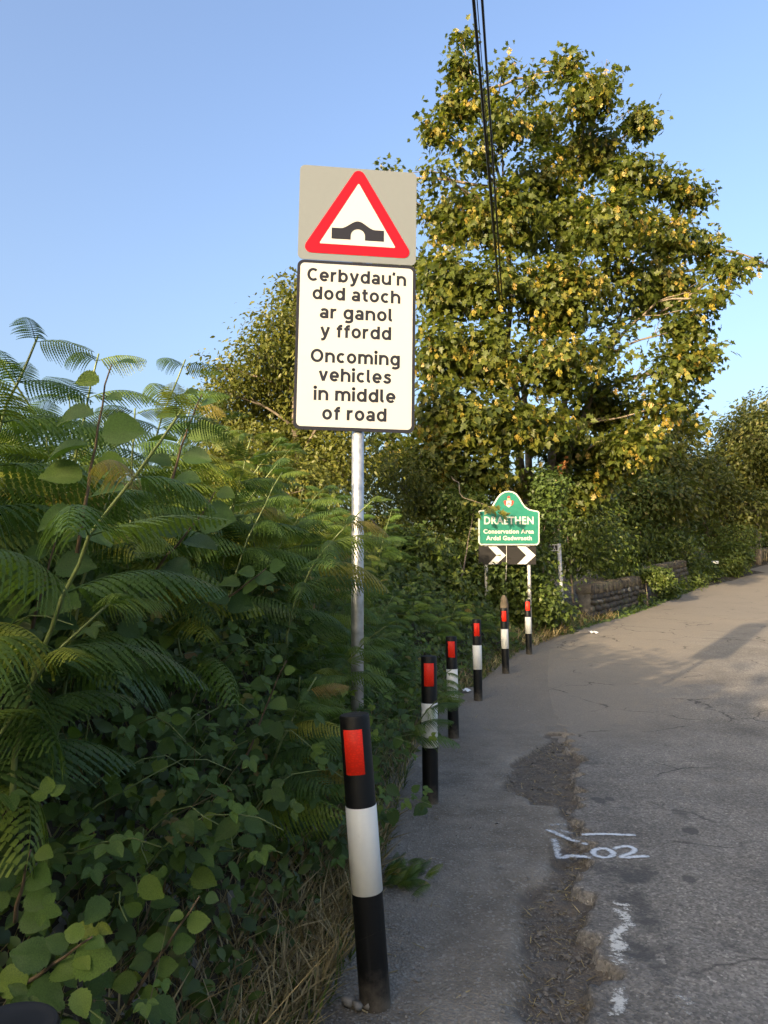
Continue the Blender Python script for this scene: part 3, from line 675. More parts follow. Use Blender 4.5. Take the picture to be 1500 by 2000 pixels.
for x0, x1 in ((934.5, 988.2), (990, 1046.5)):
    cb = plate('chevron_board', [gl(x0, 1067), gl(x0, 1102.5), gl(x1, 1102.5), gl(x1, 1067)], -.02, 0, M['chev_black'], gs)
    w = x1 - x0; plate('chevron', [gl(x0 + w * .35, 1067.5), gl(x0 + w * .655, 1067.5), gl(x1 - .6, 1084.8), gl(x0 + w * .655, 1102), gl(x0 + w * .35, 1102), gl(x0 + w * .66, 1084.8)], -.024, -.0201, M['chev_white'], cb)
for px in (950, 1033.8):
    a = gl(px, 1100); V, F = tube([(a[0], .05, -.5), (a[0], .05, gl(px, 1005)[1])], .038, 14); MB().add(V, F).build('post', M['steel_dull'], gs, True)
a = gl(988.8, 1066); b_ = gl(987.5, 1135); V, F = tube([(a[0], -.032, a[1]), ((a[0] + b_[0]) / 2 + .006, -.036, (a[1] + b_[1]) / 2), (b_[0], -.03, b_[1])], .006, 6)
cord = MB().add(V + np.array([gc.x, gc.y, gz]), F).build('cord', M['chev_white'], None, True); tag(cord, 'pale cord hanging in front of the chevron boards', 'cord')

# footpath finger post
DF = 16.2; fp = at(1097, 1180, DF); fz = float(bank_h(np.array(fp.x), np.array(fp.y)))
fs = link('footpath_sign', None, loc=(fp.x, fp.y, fz)); tag(fs, 'grey footpath post with small black finger showing a walking figure', 'footpath sign')
ft = at(1095, 1062, DF).z - fz
V, F = tube([(.03, 0, -.2), (.0, 0, ft * .5), (-.025, 0, ft)], .044, 14); MB().add(V, F).build('post', M['steel_dull'], fs, True)
k = DF / FPX
fing = plate('finger_board', [(-.06, ft - .03), (-.17, ft - .03), (-.26, ft - .04), (-.29, ft - .10), (-.26, ft - .15), (-.06, ft - .15)], -.012, .012, M['chev_black'], fs)
plate('white_edge', [(-.06, ft - .018), (-.22, ft - .018), (-.26, ft - .03), (-.06, ft - .029)], -.013, .013, M['chev_white'], fs)
plate('white_edge', [(-.06, ft - .151), (-.22, ft - .151), (-.22, ft - .163), (-.06, ft - .163)], -.013, .013, M['chev_white'], fs)
fig = MB()
def stick(p, q, w):
    p, q = np.array(p), np.array(q); t = (q - p) / np.linalg.norm(q - p); n_ = np.array([-t[1], t[0]]) * w / 2
    O_ = [p + n_, p - n_, q - n_, q + n_]; V = np.array([[o[0], -.015, o[1]] for o in O_] + [[o[0], -.0122, o[1]] for o in O_])
    fig.add(V, np.array([[0, 1, 2, 3], [0, 4, 5, 1], [1, 5, 6, 2], [2, 6, 7, 3], [3, 7, 4, 0]]))
c0 = (-.135, ft - .09)
for p, q, w in (((0, .028), (0, .046), .018), ((0, .022), (.002, -.012), .022), ((.002, -.01), (-.022, -.05), .011), ((.004, -.01), (.02, -.028), .011), ((.02, -.026), (.028, -.05), .010), ((0, .016), (-.022, -.004), .008), ((0, .016), (.02, -.002), .008)):
    stick((c0[0] + p[0], c0[1] + p[1]), (c0[0] + q[0], c0[1] + q[1]), w)
fig.build('walking_figure', M['chev_white'], fing)

# pointed timber post and rail behind the fifth bollard, white marker post by the far hedge
tp = at(985, 1190, 12.6); tz = float(bank_h(np.array(tp.x), np.array(tp.y)))
th = at(985, 1163, 12.6).z - tz
V, F = revolve([(.075, -.1), (.075, th - .16), (.06, th - .05), (.03, th), (.001, th + .005)], 10)
o = link('timber_post', mesh('timber_post', V + RNG.uniform(-.006, .006, V.shape), F, M['timber']), None, (tp.x, tp.y, tz)); tag(o, 'old timber post with rounded top in the hedge behind a bollard', 'post')
wp = at(1397, 1112, 30.6); wz = float(H(wp.y)); wt = at(1397, 1094, 30.6).z
o = link('marker_post', None, None, (wp.x, wp.y, wz - .1)); tag(o, 'small marker post with white top in the hedge beside the far road', 'post')
V, F = tube([(0, 0, 0), (0, 0, wt - wz - .05)], .06, 8); MB().add(V, F).build('post', M['chev_black'], o)
MB().add(*box((0, 0, wt - wz), (.22, .2, .12))).build('white_top', M['litter'], o)

# ------------------------------------------------------------------ stone parapet
def path_pt(y, off):
    e = 1e-2; x = float(EDGE(y)); t = Vector((float(EDGE(y + e)) - x, e)).normalized(); n_ = Vector((-t.y, t.x)); return Vector((x, y)) + n_ * off, t
def stone_mesh(seed, rough=.2):
    r = np.random.default_rng(seed); n = 3; q = np.linspace(-1, 1, n); P = {}; V = []; F = []
    def vid(p):
        k_ = tuple(np.round(p, 3))
        if k_ not in P: P[k_] = len(V); V.append(p)
        return P[k_]
    for ax in range(3):
        for s in (-1, 1):
            for i in range(n - 1):
                for j in range(n - 1):
                    c = []
                    for a, b_ in ((i, j), (i + 1, j), (i + 1, j + 1), (i, j + 1)):
                        p = np.zeros(3); p[ax] = s; p[(ax + 1) % 3] = q[a]; p[(ax + 2) % 3] = q[b_]; c.append(vid(p))
                    F.append(c if s > 0 else c[::-1])
    V = np.array(V); sq = V / (np.abs(V) ** 5).sum(1, keepdims=True) ** (1 / 5.0); V = V * .25 + sq * .75 * 1.02 + r.uniform(-rough, rough, V.shape)
    return mesh('stone', V * .5, np.array(F), M['stone'])
SM = [stone_mesh(s) for s in range(6)]; CM = []
for s in range(4):
    me = stone_mesh(40 + s, .09); me.materials.clear(); me.materials.append(M['coping']); me.name = 'coping_stone'; CM.append(me)
def stone_wall(y0, y1, off, hh, lab, top_px=None):
    p0, _ = path_pt(y0, off); w = link('stone_wall', None, None, (p0.x, p0.y, float(H(y0)) - .1)); tag(w, lab, 'wall')
    base = np.array(w.location); mort = MB(); y = y0; S = 0
    rows = [(.0, .17), (.17, .15), (.32, .16), (.48, .14), (.62, .15)]; hs = hh / .77
    segs = []; yy = y0
    while yy < y1:
        a, t = path_pt(yy, off); b_, _ = path_pt(yy + .3, off); c = (a + b_) / 2; z = float(H(yy + .15)) - .1
        mort.add(*box((c.x - base[0], c.y - base[1], z - base[2] + hh / 2 + .02), ((b_ - a).length + .02, .30, hh - .02), math.atan2(t.y, t.x))); yy += .3
    mort.build('mortar_core', M['mortar'], w)
    for ri, (z0, zh) in enumerate(rows):
        yy = y0 + RNG.uniform(0, .1)
        while yy < y1 - .05:
            L = RNG.uniform(.20, .46); a, t = path_pt(yy, off + .0); dy = L * t.y
            c, t = path_pt(yy + dy / 2, off - .13); z = float(H(yy + dy / 2)) - .1 + (z0 + zh / 2) * hs
            o = link('stone', SM[RNG.integers(6)], w, (c.x - base[0], c.y - base[1], z - base[2]), (RNG.uniform(-.08, .08), RNG.uniform(-.1, .1), math.atan2(t.y, t.x)), (L - .025, .13 + RNG.uniform(-.03, .07), (zh * hs - .02) * RNG.uniform(.75, 1.1)))
            yy += dy
    yy = y0
    while yy < y1 - .05:
        wd = RNG.uniform(.09, .16); c, t = path_pt(yy, off); z = float(H(yy)) - .1 + hh + .11
        link('coping_stone', CM[RNG.integers(4)], w, (c.x - base[0], c.y - base[1], z - base[2] + RNG.uniform(-.015, .02)), (0, RNG.uniform(-.1, .1), math.atan2(t.y, t.x)), (wd - .026, .42, .27 + RNG.uniform(-.05, .07)))
        yy += wd * t.y
    return w
stone_wall(17.9, 23.4, .32, .78, 'nearer stretch of stone bridge parapet with upright coping stones')
stone_wall(24.0, 28.2, .30, 1.0, 'farther, taller stretch of stone parapet half hidden by ivy')
# far fence
fc0 = at(1452, 1095, 38); fc1 = at(1545, 1093, 40)
fe = link('timber_fence', None, None, (fc0.x, fc0.y, float(H(38)))); tag(fe, 'low grey brown timber fence beside the far bend of the road', 'fence')
dv = Vector((fc1.x - fc0.x, fc1.y - fc0.y)); nS = 24; sm = mesh('slat', *box((0, 0, .5), (.10, .025, 1.0), 0, .006), M['fence'])
for i in range(nS):
    p = dv * (i / (nS - 1)); link('slat', sm, fe, (p.x, p.y, at(1452, 1098, 38).z - fe.location.z), (0, RNG.uniform(-.02, .02), math.atan2(dv.y, dv.x)), (1, 1, .85 + RNG.uniform(-.03, .03)))
rm = mesh('rail', *box((dv.length / 2, .03, 0), (dv.length, .05, .08)), M['fence'])
for z in (.2, .7): link('rail', rm, fe, (0, 0, at(1452, 1098, 38).z - fe.location.z + z), (0, 0, math.atan2(dv.y, dv.x)))

# ------------------------------------------------------------------ overhead cables and pole
up_ = link('utility_pole', None, None, (2.75, 20.4, float(H(20.4)))); tag(up_, 'dark utility pole hidden among the sycamore leaves where the cables end', 'utility pole')
ptop = at(986, 655, 20.4)
up_.location.x = at(984, 780, 20.4).x
V, F = tube([(0, 0, -.3), (0, 0, ptop.z - up_.location.z + .25)], [.14, .11], 12); MB().add(V, F).build('pole', M['creosote'], up_, True)
MB().add(*box((0, -.14, ptop.z - up_.location.z), (.16, .1, .3))).build('cable_bracket', M['cable'], up_)
for (x0, xm, ym, rr, lab) in ((924, 948, 210, .021, 'thicker left overhead black cable running up out of the picture'), (941, 957, 200, .017, 'thinner right overhead black cable beside the thicker one'),
                              (931, 954, 250, .006, 'thin black wire between the two overhead cables')):
    e = Vector((up_.location.x + (.03 if x0 == 941 else -.02), 20.25, ptop.z + (.05 if x0 == 941 else 0)))
    s = at(x0, -10, 7.6); d = (s - e); far = e + d * 2.2; P = []
    for t in np.linspace(0, 1, 40):
        q = e.lerp(far, t); q.z -= 1.2 * 4 * t * (1 - t) * .0; P.append(q)
    V, F = tube(P, rr, 6); o = MB().add(V, F).build('cable', M['cable'], None, True); tag(o, lab, 'cable', 'overhead cables')

# ------------------------------------------------------------------ foliage machinery
def unit(v): return v / (np.linalg.norm(v, axis=-1, keepdims=True) + 1e-9)
def basis(nrm, tip):
    z = unit(nrm); y = unit(tip - (tip * z).sum(-1, keepdims=True) * z); x = np.cross(y, z); return np.stack([x, y, z], -1)
def scatter(T, P, B, S, tint):
    """many copies of template T=(V,F) -> V, F, tint arrays"""
    tv, tf = T; k_ = len(tv); n = len(P)
    V = np.einsum('nij,kj->nki', B, tv) * np.asarray(S).reshape(-1, 1, 1) + P[:, None]
    F = (tf[None] + (np.arange(n) * k_)[:, None, None]).reshape(-1, tf.shape[1])
    return V.reshape(-1, 3), F, np.repeat(tint, k_)
def fan(outline, zf=.18, centre=(0, .45)):
    o = np.array(outline, float); full = np.concatenate([o, o[1:-1][::-1] * [-1, 1]])
    V = np.concatenate([[[centre[0], centre[1], 0]], np.stack([full[:, 0], full[:, 1], np.abs(full[:, 0]) * zf - (full[:, 1] - .4).clip(0) ** 2 * .25], 1)])
    n = len(full); i = np.arange(n); F = np.stack([np.zeros(n, int), i + 1, (i + 1) % n + 1], 1)
    F = F[:, [0, 2, 1]]
    return V, F
MAPLE = fan([(0, 0), (.20, -.10), (.34, .08), (.24, .22), (.52, .42), (.25, .48), (.22, .62), (0, 1.0)], centre=(0, .3))
OVATE = fan([(0, 0), (.2, .25), (.22, .55), (0, 1)], centre=(0, .45))
IVY = fan([(0, .08), (.26, -.05), (.42, .25), (.2, .45), (0, .9)], centre=(0, .35))
ROUND = fan([(0, .04), (.16, -.03), (.33, .08), (.43, .30), (.41, .52), (.30, .74), (.13, .88), (0, 1.0)], zf=.25, centre=(0, .42))
BLADE = (np.array([[-.03, 0, 0], [.03, 0, 0], [.025, .5, .05], [-.025, .5, .05], [0, 1, -.05]], float), np.array([[0, 1, 2], [0, 2, 3], [3, 2, 4]]))
KEYS = (np.concatenate([np.array([[0, 0, 0], [.16, -.3, .05], [.05, -.42, 0], [-.02, 0, 0], [-.16, -.32, -.05], [-.05, -.42, 0]]) + np.array(o_) for o_ in ((0, 0, 0), (.14, -.22, .1), (-.14, -.18, -.08), (.02, -.45, .02), (.1, -.1, -.15), (-.08, -.5, .1))]),
        np.concatenate([np.array([[0, 1, 2], [3, 5, 4]]) + 6 * i for i in range(6)]))

def clumps(lobes, n, rng, gap=.1, nf=.9, seed=0, shell=.55):
    C = np.array([l[0] for l in lobes]); Rr = np.array([l[1] for l in lobes]); w = Rr[:, 0] * Rr[:, 2]; w = w / w.sum()
    out = []; dirs = []
    while sum(len(o) for o in out) < n:
        m_ = n; i = rng.choice(len(lobes), m_, p=w); d = unit(rng.normal(size=(m_, 3))); r = rng.uniform(shell ** 2, 1, m_) ** .5
        P = C[i] + d * r[:, None] * Rr[i]; ok = vnoise(P, nf, seed) > -1 + gap * 2 + rng.uniform(-.3, .3, m_)
        out.append(P[ok]); dirs.append(d[ok])
    return np.concatenate(out)[:n], np.concatenate(dirs)[:n]

def foliage(P, D, per, rad, size, T, rng, flat=.55, droop=.6, upw=.6):
    n = len(P) * per; idx = np.repeat(np.arange(len(P)), per)
    off = rng.normal(size=(n, 3)) * np.array([rad, rad, rad * flat]); Q = P[idx] + off
    nrm = D[idx] * .85 + np.array([0, 0, upw * .6]) + rng.normal(size=(n, 3)) * .5
    tip = D[idx] * .8 + unit(off) * .6 + np.array([0, 0, -droop]) + rng.normal(size=(n, 3)) * .4
    ct = rng.normal(.45, .16, len(P))[idx] + rng.normal(0, .16, n)
    return scatter(T, Q, basis(nrm, tip), rng.uniform(.7, 1.25, n) * size, np.clip(ct, 0, 1)), Q

def limb_pts(a, b, rng, wob=.12, n=7, sag=.0):
    a, b = np.array(a), np.array(b); t = np.linspace(0, 1, n)[:, None]; L = np.linalg.norm(b - a)
    w = np.cumsum(rng.normal(size=(n, 3)) * wob * L / n, 0) * np.sin(np.pi * t)
    P = a + (b - a) * t + w; P[:, 2] += np.sin(np.pi * t[:, 0]) * L * sag; return P

def px_lobes(L, depth, jit=1.2, thick=1.0, rng=RNG):
    out = []
    for q in L:
        cx, cy_, rx, ry = q[:4]; d = depth + (q[4] if len(q) > 4 else rng.uniform(-jit, jit))
        c = at(cx, cy_, d); s = d / FPX; out.append((np.array(c), np.array([rx * s, max(rx, ry) * .9 * s * thick, ry * s])))
    return out

def tree(name, label, lobes, base, kind, nclump, per, rad, size, T, mat, rng, trunk_r=.12, bark='bark', gap=.1, cat='tree', group=None, twigs=60, nf=.9, shell=.55, branch_parts=False, stems=None):
    root = link(name, None, None, base); tag(root, label, cat, group)
    b0 = np.array(base)
    C = np.array([l[0] for l in lobes]); topc = C[C[:, 2].argmax()]
    stems = stems or [tuple(topc)]
    spines = []
    tm = MB()
    for s in stems:
        Pts = limb_pts((0, 0, -.2), np.array(s) - b0, rng, .10, 12); Lr = np.linspace(trunk_r, trunk_r * .08, 12)
        tm.add(*tube(Pts, Lr, 9)); spines.append(Pts)
    tm.build('trunk', M[bark], root, True)
    SP = np.concatenate(spines); bm_ = MB()
    for c, r in lobes:
        tgt = c - b0; cand = SP[(SP[:, 2] < tgt[2] - .1)]; cand = cand if len(cand) else SP[:1]
        dd = np.linalg.norm(cand - tgt, axis=1) + .6 * np.abs(cand[:, 2] - tgt[2] + .5 * np.linalg.norm((cand - tgt)[:, :2], axis=1)); a = cand[dd.argmin()]
        Pts = limb_pts(a, tgt, rng, .18, 8, .05); L = np.linalg.norm(tgt - a); r0 = min(trunk_r * .5, .012 + L * .012)
        tgtmb = MB() if branch_parts else bm_
        tgtmb.add(*tube(Pts, np.linspace(r0, r0 * .4, 8), 6))
        for _ in range(max(3, int(twigs * r[0] * r[2] / sum(l[1][0] * l[1][2] for l in lobes)))):
            d = unit(rng.normal(size=3)); d[2] = abs(d[2]) * .6; e = tgt + d * r * rng.uniform(.7, 1.0); s0 = Pts[rng.integers(3, 8)]
            tgtmb.add(*tube(limb_pts(s0, e, rng, .2, 6), np.linspace(r0 * .42, .004, 6), 4, False))
        if branch_parts: tgtmb.build('branch', M[bark], root, True)
    if not branch_parts and bm_.n: bm_.build('branches', M[bark], root, True)
    P, D = clumps(lobes, nclump, rng, gap, nf, rng.integers(99), shell)
    (V, F, tn), Q = foliage(P, D, per, rad, size, T, rng)
    cr = MB().add(V - b0, F, tn).build('crown', M[mat], root); cr['kind'] = 'stuff'
    return root, P, D

# ------------------------------------------------------------------ the tall sycamore
rng = np.random.default_rng(5)
LS = [(905, 75, 22, 40), (903, 140, 38, 50), (890, 215, 50, 45), (935, 200, 40, 45), (985, 130, 22, 24), (850, 255, 42, 35), (915, 300, 80, 70), (990, 240, 50, 60), (1040, 160, 24, 35), (1060, 250, 60, 70),
      (1110, 130, 34, 40), (1150, 190, 62, 65), (1190, 150, 28, 30), (1250, 240, 38, 42), (1150, 300, 90, 80), (1050, 350, 90, 80), (1235, 345, 60, 50), (1300, 360, 46, 40), (1352, 385, 36, 36), (860, 340, 45, 45),
      (880, 420, 70, 80), (980, 430, 90, 80), (1090, 450, 100, 90), (1200, 440, 90, 80), (1300, 460, 70, 60), (1375, 480, 34, 40), (1415, 535, 34, 26), (1462, 523, 30, 12), (1492, 515, 16, 10), (1395, 580, 44, 24), (1290, 560, 80, 60),
      (870, 560, 65, 90, -1), (970, 570, 90, 90), (1090, 580, 100, 90, -1), (1200, 580, 90, 80), (1330, 640, 60, 50), (1370, 700, 34, 40), (860, 690, 65, 80, -1.5), (960, 700, 90, 80, -1.5), (1080, 710, 100, 80, -1.5), (1200, 700, 100, 80, -.5), (1300, 730, 70, 60),
      (860, 810, 70, 70, -2), (950, 830, 90, 70, -2), (1060, 830, 90, 60, -1.5), (1180, 800, 90, 60), (1270, 800, 60, 50), (850, 910, 80, 55, -2), (940, 925, 60, 45, -2), (770, 400, 55, 70, 1), (760, 345, 50, 22, 1), (770, 520, 50, 80, 1), (1110, 880, 70, 40, .5), (820, 970, 60, 50, -2.2), (900, 960, 70, 40, -1.2), (1010, 950, 70, 40, 0), (1120, 960, 70, 50, .6), (1190, 900, 60, 60, .5), (1240, 870, 60, 50), (1340, 800, 50, 50), (760, 880, 60, 60, -1)]
lob = px_lobes([(q[0], q[1], q[2] * (.76 if q[1] < 420 else .86), q[3] * (.76 if q[1] < 420 else .92)) + tuple(q[4:]) for q in LS], 19.5, 1.3, .9, rng)
sb = at(1043, 1180, 19.5); sb.z = float(bank_h(np.array(sb.x), np.array(sb.y)))
st_ = [tuple(at(905, 90, 20.1)), tuple(at(1130, 340, 21)), tuple(at(1270, 480, 20.6)), tuple(at(1040, 400, 21))]
syc, P, D = tree('sycamore_tree', 'tall sycamore with hanging yellow seed keys rising behind the green village sign', lob, tuple(sb), None, 5500, 9, .20, .175, MAPLE, 'sycamore', rng, .15, 'bark', .27, twigs=260, nf=1.15, shell=.3, branch_parts=True, stems=st_)
# keys: the nearest as parts, the rest joined
kc = P[rng.choice(len(P), 850)]; kp = np.repeat(kc, 4, 0) + rng.normal(size=(3400, 3)) * [.13, .10, .13]; kp[:, 1] -= .15
order = np.argsort(np.linalg.norm(kp - [0, 0, CAM_Z], axis=1)); near, rest = kp[order[:290]], kp[order[290:]]
b0 = np.array(sb)
km = mesh('seed_cluster', KEYS[0], KEYS[1], M['keys_obj'])
for q in near: link('seed_cluster', km, syc, tuple(q - b0), (0 + rng.normal(0, .25) + R(90), rng.normal(0, .25), rng.uniform(0, 6.28)), float(rng.uniform(.15, .27)))
nk = len(rest); up3 = np.tile([0, 0, 1.0], (nk, 1)) + rng.normal(size=(nk, 3)) * .2
V, F, tn = scatter(KEYS, rest - b0, basis(rng.normal(size=(nk, 3)) * [1, 1, .1], up3), rng.uniform(.14, .26, nk), rng.uniform(0, 1, nk))
o = MB().add(V, F, tn).build('seed_clusters', M['keys'], syc); o['kind'] = 'stuff'
# nearest leaves as parts
lm = mesh('leaf', MAPLE[0], MAPLE[1], M['sycamore_obj']); cand = P[np.argsort(P[:, 1])[:140]]
for q in np.repeat(cand, 2, 0)[:258]:
    q = q + rng.normal(size=3) * .22; q[1] -= .15
    Bm = Matrix(basis((rng.normal(size=3) * .5 + [0, -.6, .6])[None], (rng.normal(size=3) * .5 + [0, -.3, -.8])[None])[0].tolist()).to_4x4()
    o = link('leaf', lm, syc); o.matrix_local = Matrix.Translation(Vector(q - b0)) @ Bm @ Matrix.Scale(float(rng.uniform(.16, .25)), 4)
tw0, tw1 = np.array(at(905, 972, 14.35)), np.array(at(990, 1006, 14.2))
twig = MB().add(*tube(limb_pts(np.array(at(880, 930, 17.0)) - b0, tw0 - b0, rng, .1, 6), np.linspace(.02, .008, 6), 5)).add(*tube(limb_pts(tw0 - b0, tw1 - b0, rng, .1, 6), np.linspace(.008, .003, 6), 4)).build('branch', M['bark'], syc, True)
for _ in range(34):
    t = rng.uniform(0, 1) ** .8; q = tw0 + (tw1 - tw0) * t + rng.normal(size=3) * [.07, .10, .05 + .05 * (1 - t)]
    Bm = Matrix(basis((rng.normal(size=3) * .5 + [-.3, -.6, .5])[None], (rng.normal(size=3) * .5 + [.4, -.3, -.6])[None])[0].tolist()).to_4x4()
    o = link('leaf', lm, syc); o.matrix_local = Matrix.Translation(Vector(q - b0)) @ Bm @ Matrix.Scale(float(rng.uniform(.10, .17)), 4)
dl = at(1096, 915, 18.5); n = 16; Q = np.array(dl) + rng.normal(size=(n, 3)) * [.10, .08, .22]
V, F, tn = scatter(MAPLE, Q - b0, basis(rng.normal(size=(n, 3)) + [0, -1, 0], np.tile([0, 0, -1.0], (n, 1)) + rng.normal(size=(n, 3)) * .3), rng.uniform(.12, .2, n), rng.uniform(0, 1, n))
o = MB().add(V, F, tn).build('dead_leaf_cluster', M['deadleaf'], syc); o['label'] = 'withered orange brown leaf cluster hanging in the crown'

# tree behind the sign on the left
rng = np.random.default_rng(15)
LA = [(575, 575, 28, 38), (600, 620, 50, 60), (545, 640, 48, 48), (505, 690, 44, 40), (560, 710, 70, 60), (620, 730, 60, 80), (480, 750, 50, 40), (440, 765, 34, 34), (425, 720, 18, 16), (530, 790, 80, 60), (440, 830, 50, 50), (600, 830, 80, 60), (510, 870, 90, 50), (640, 900, 90, 60), (680, 800, 50, 70)]
lob = px_lobes(LA, 13.0, .9, .9, rng); b = at(590, 1150, 13); b.z = float(bank_h(np.array(b.x), np.array(b.y)))
tree('ash_tree', 'small leaved tree rising above the bracken left of the tall road sign', lob, tuple(b), None, 2300, 14, .20, .092, OVATE, 'ash', rng, .12, 'bark', .10, twigs=160, nf=1.8, shell=.35)

# middle trees and shrubs between the signs, under the sycamore
def shrub(name, label, L, depth, mat, ncl, per, rad, size, T, seed, group=None, cat='shrub', base_px=None, jit=.4, gap=.08, trunk_r=.035, thick=.9, twigs=30):
    rng = np.random.default_rng(seed); lob = px_lobes(L, depth, jit, thick, rng); c = np.mean([l[0] for l in lob], 0)
    bx, by = (c[0], c[1]); bz = float(bank_h(np.array(bx), np.array(by)))
    return tree(name, label, lob, (bx, by, bz), None, ncl, per, rad, size, T, mat, rng, trunk_r, 'bark', gap, cat, group, twigs, 1.6, .35)
shrub('hawthorn_bush', 'dense olive leaved bush behind the galvanised pole below the tall road sign', [(660, 900, 90, 60, 0), (760, 930, 80, 60, 3.5), (840, 980, 80, 60, 4.5), (730, 1010, 80, 60, 3), (640, 980, 70, 60, 0), (850, 920, 60, 40, 5), (800, 1050, 60, 40, 3.6)], 12.5, 'ash', 1300, 12, .2, .085, OVATE, 31)
shrub('bramble_thicket', 'green thicket at the left of the green village sign', [(840, 1090, 40, 40, .8), (890, 1000, 40, 50, 3.0), (860, 1150, 50, 34, 0), (890, 1090, 40, 50, 2.8), (800, 1080, 60, 50, 0), (840, 1180, 60, 40, 0), (925, 985, 26, 16, 2.6)], 13.2, 'shrub', 700, 12, .18, .11, IVY, 32)
shrub('ivy_bush', 'bright green ivy climbing beside the right edge of the green village sign', [(1068, 1000, 22, 40), (1070, 1060, 22, 40), (1055, 1110, 24, 40), (1075, 950, 30, 40)], 16.9, 'under', 300, 12, .14, .10, IVY, 33)
shrub('hedge_bush', 'dark bush behind the chevron boards and far bollards', [(960, 1140, 50, 40), (1010, 1150, 50, 40), (1060, 1170, 40, 40), (960, 1200, 50, 40), (1020, 1210, 40, 40), (1000, 1090, 70, 40), (1080, 1200, 30, 30)], 15.6, 'shrub', 700, 12, .18, .11, IVY, 34)
shrub('holly_bush', 'dark evergreen bush under the sycamore behind the footpath post', [(1130, 1020, 70, 70), (1110, 1090, 55, 45), (1180, 1075, 60, 50), (1140, 950, 70, 50), (1050, 990, 60, 60), (1090, 940, 60, 50)], 20.5, 'shrub', 900, 12, .22, .13, OVATE, 35)
shrub('elder_bush', 'dark green bush behind the stone parapet', [(1220, 1050, 70, 60), (1270, 1090, 60, 40), (1200, 1100, 60, 40), (1250, 980, 70, 60), (1310, 1060, 60, 40)], 29, 'shrub', 900, 12, .25, .16, OVATE, 36)
# right hand trees
rng = np.random.default_rng(71)
for lab, L, dep, seed, base_px in (('olive sunlit tree at the picture edge beyond the far bend', [(1480, 800, 40, 34), (1450, 850, 60, 50), (1510, 860, 70, 70), (1420, 910, 60, 50), (1490, 940, 70, 50)], 38, 41, (1480, 1090)),
                                   ('broad sunlit tree standing above the hedge at the far bend', [(1380, 960, 60, 50), (1330, 1000, 60, 40), (1400, 1020, 60, 40), (1450, 1000, 60, 50), (1350, 920, 50, 40)], 35, 42, (1400, 1080)),
                                   ('shaded tree between the sycamore and the far bend', [(1280, 920, 60, 50), (1240, 980, 60, 50), (1300, 980, 60, 50), (1320, 860, 40, 40), (1230, 890, 50, 40)], 31, 43, (1270, 1080)),
                                   ('dark leafy tree behind the timber fence at the far bend', [(1500, 1010, 60, 50), (1540, 950, 60, 60), (1460, 1045, 50, 30), (1530, 1040, 50, 30)], 42, 44, (1510, 1085))):
    r2 = np.random.default_rng(seed); lob = px_lobes(L, dep, 1.5, .9, r2); b = at(base_px[0], base_px[1], dep); b.z = float(H(dep)) - .1
    tree('woodland_tree', lab, lob, tuple(b), None, 1200, 12, .40, .23, OVATE, 'wood', r2, .16, 'bark', .12, twigs=80, nf=.8, shell=.35, group='trees beyond the bridge')
for lab, L, dep, seed in (('low hedge of ivy along the far road edge after the parapet', [(1345, 1130, 34, 26, 1), (1372, 1120, 30, 22, 2.6), (1325, 1146, 28, 20, -.4), (1300, 1145, 26, 22, -1.6), (1352, 1098, 36, 24, 2.2), (1410, 1092, 30, 24, 6)], 28, 51), ('dark undergrowth filling the bank below the far trees', [(1330, 1040, 50, 36), (1390, 1050, 50, 34), (1450, 1052, 50, 26), (1290, 1040, 40, 46), (1240, 1060, 50, 40)], 33.5, 55), ('rounded green bush before the timber fence', [(1425, 1095, 34, 32), (1440, 1085, 26, 26), (1408, 1110, 26, 22)], 32.5, 52),
                          ('bright green bush above the timber fence', [(1490, 1062, 34, 16), (1520, 1055, 30, 20)], 43, 53)):
    shrub('hedge_bush', lab, L, dep, 'shrub', 620, 12, .16, .13, OVATE, seed, jit=.3)
shrub('ivy_bush', 'ivy hanging over the taller stretch of parapet', [(1282, 1150, 22, 22), (1305, 1150, 18, 20)], 24.6, 'shrub', 160, 12, .10, .10, IVY, 54)
shrub('hedge_bush', 'low sunlit hedge seen over the bracken left of the tall sign', [(430, 900, 70, 50), (520, 920, 70, 50), (590, 960, 60, 60), (470, 960, 80, 50), (380, 930, 60, 40)], 10.5, 'ash', 800, 12, .16, .075, OVATE, 61)
shrub('ivy_bush', 'ivy creeping over the top of the nearer parapet stretch', [(1262, 1120, 26, 14), (1290, 1128, 22, 20), (1240, 1168, 16, 12)], 22.3, 'shrub', 190, 12, .10, .10, IVY, 64, jit=.2)
# distant wood
rng = np.random.default_rng(81); lob = []
for i in range(44):
    x = -46 + i * 2.6; y = 62 + rng.uniform(-5, 8); hgt = rng.uniform(4.5, 7) if x < 14 else rng.uniform(9, 13)
    lob.append((np.array([x, y, 4.5 + hgt * .35]), np.array([3.2, 3, hgt * .6])))
for i in range(16): lob.append((np.array([4 + i * 2.4, 47 + rng.uniform(-2, 3), 4.9 + rng.uniform(0, .8)]), np.array([2.2, 1.6, 2.4])))
P, D = clumps(lob, 4200, rng, .05, .4, 4, .5); (V, F, tn), Q = foliage(P, D, 5, .7, .66, OVATE, rng)
o = MB().add(V, F, tn).build('woodland', M['wood']); tag(o, 'far wood closing the view behind the trees', 'woodland', kind='stuff')

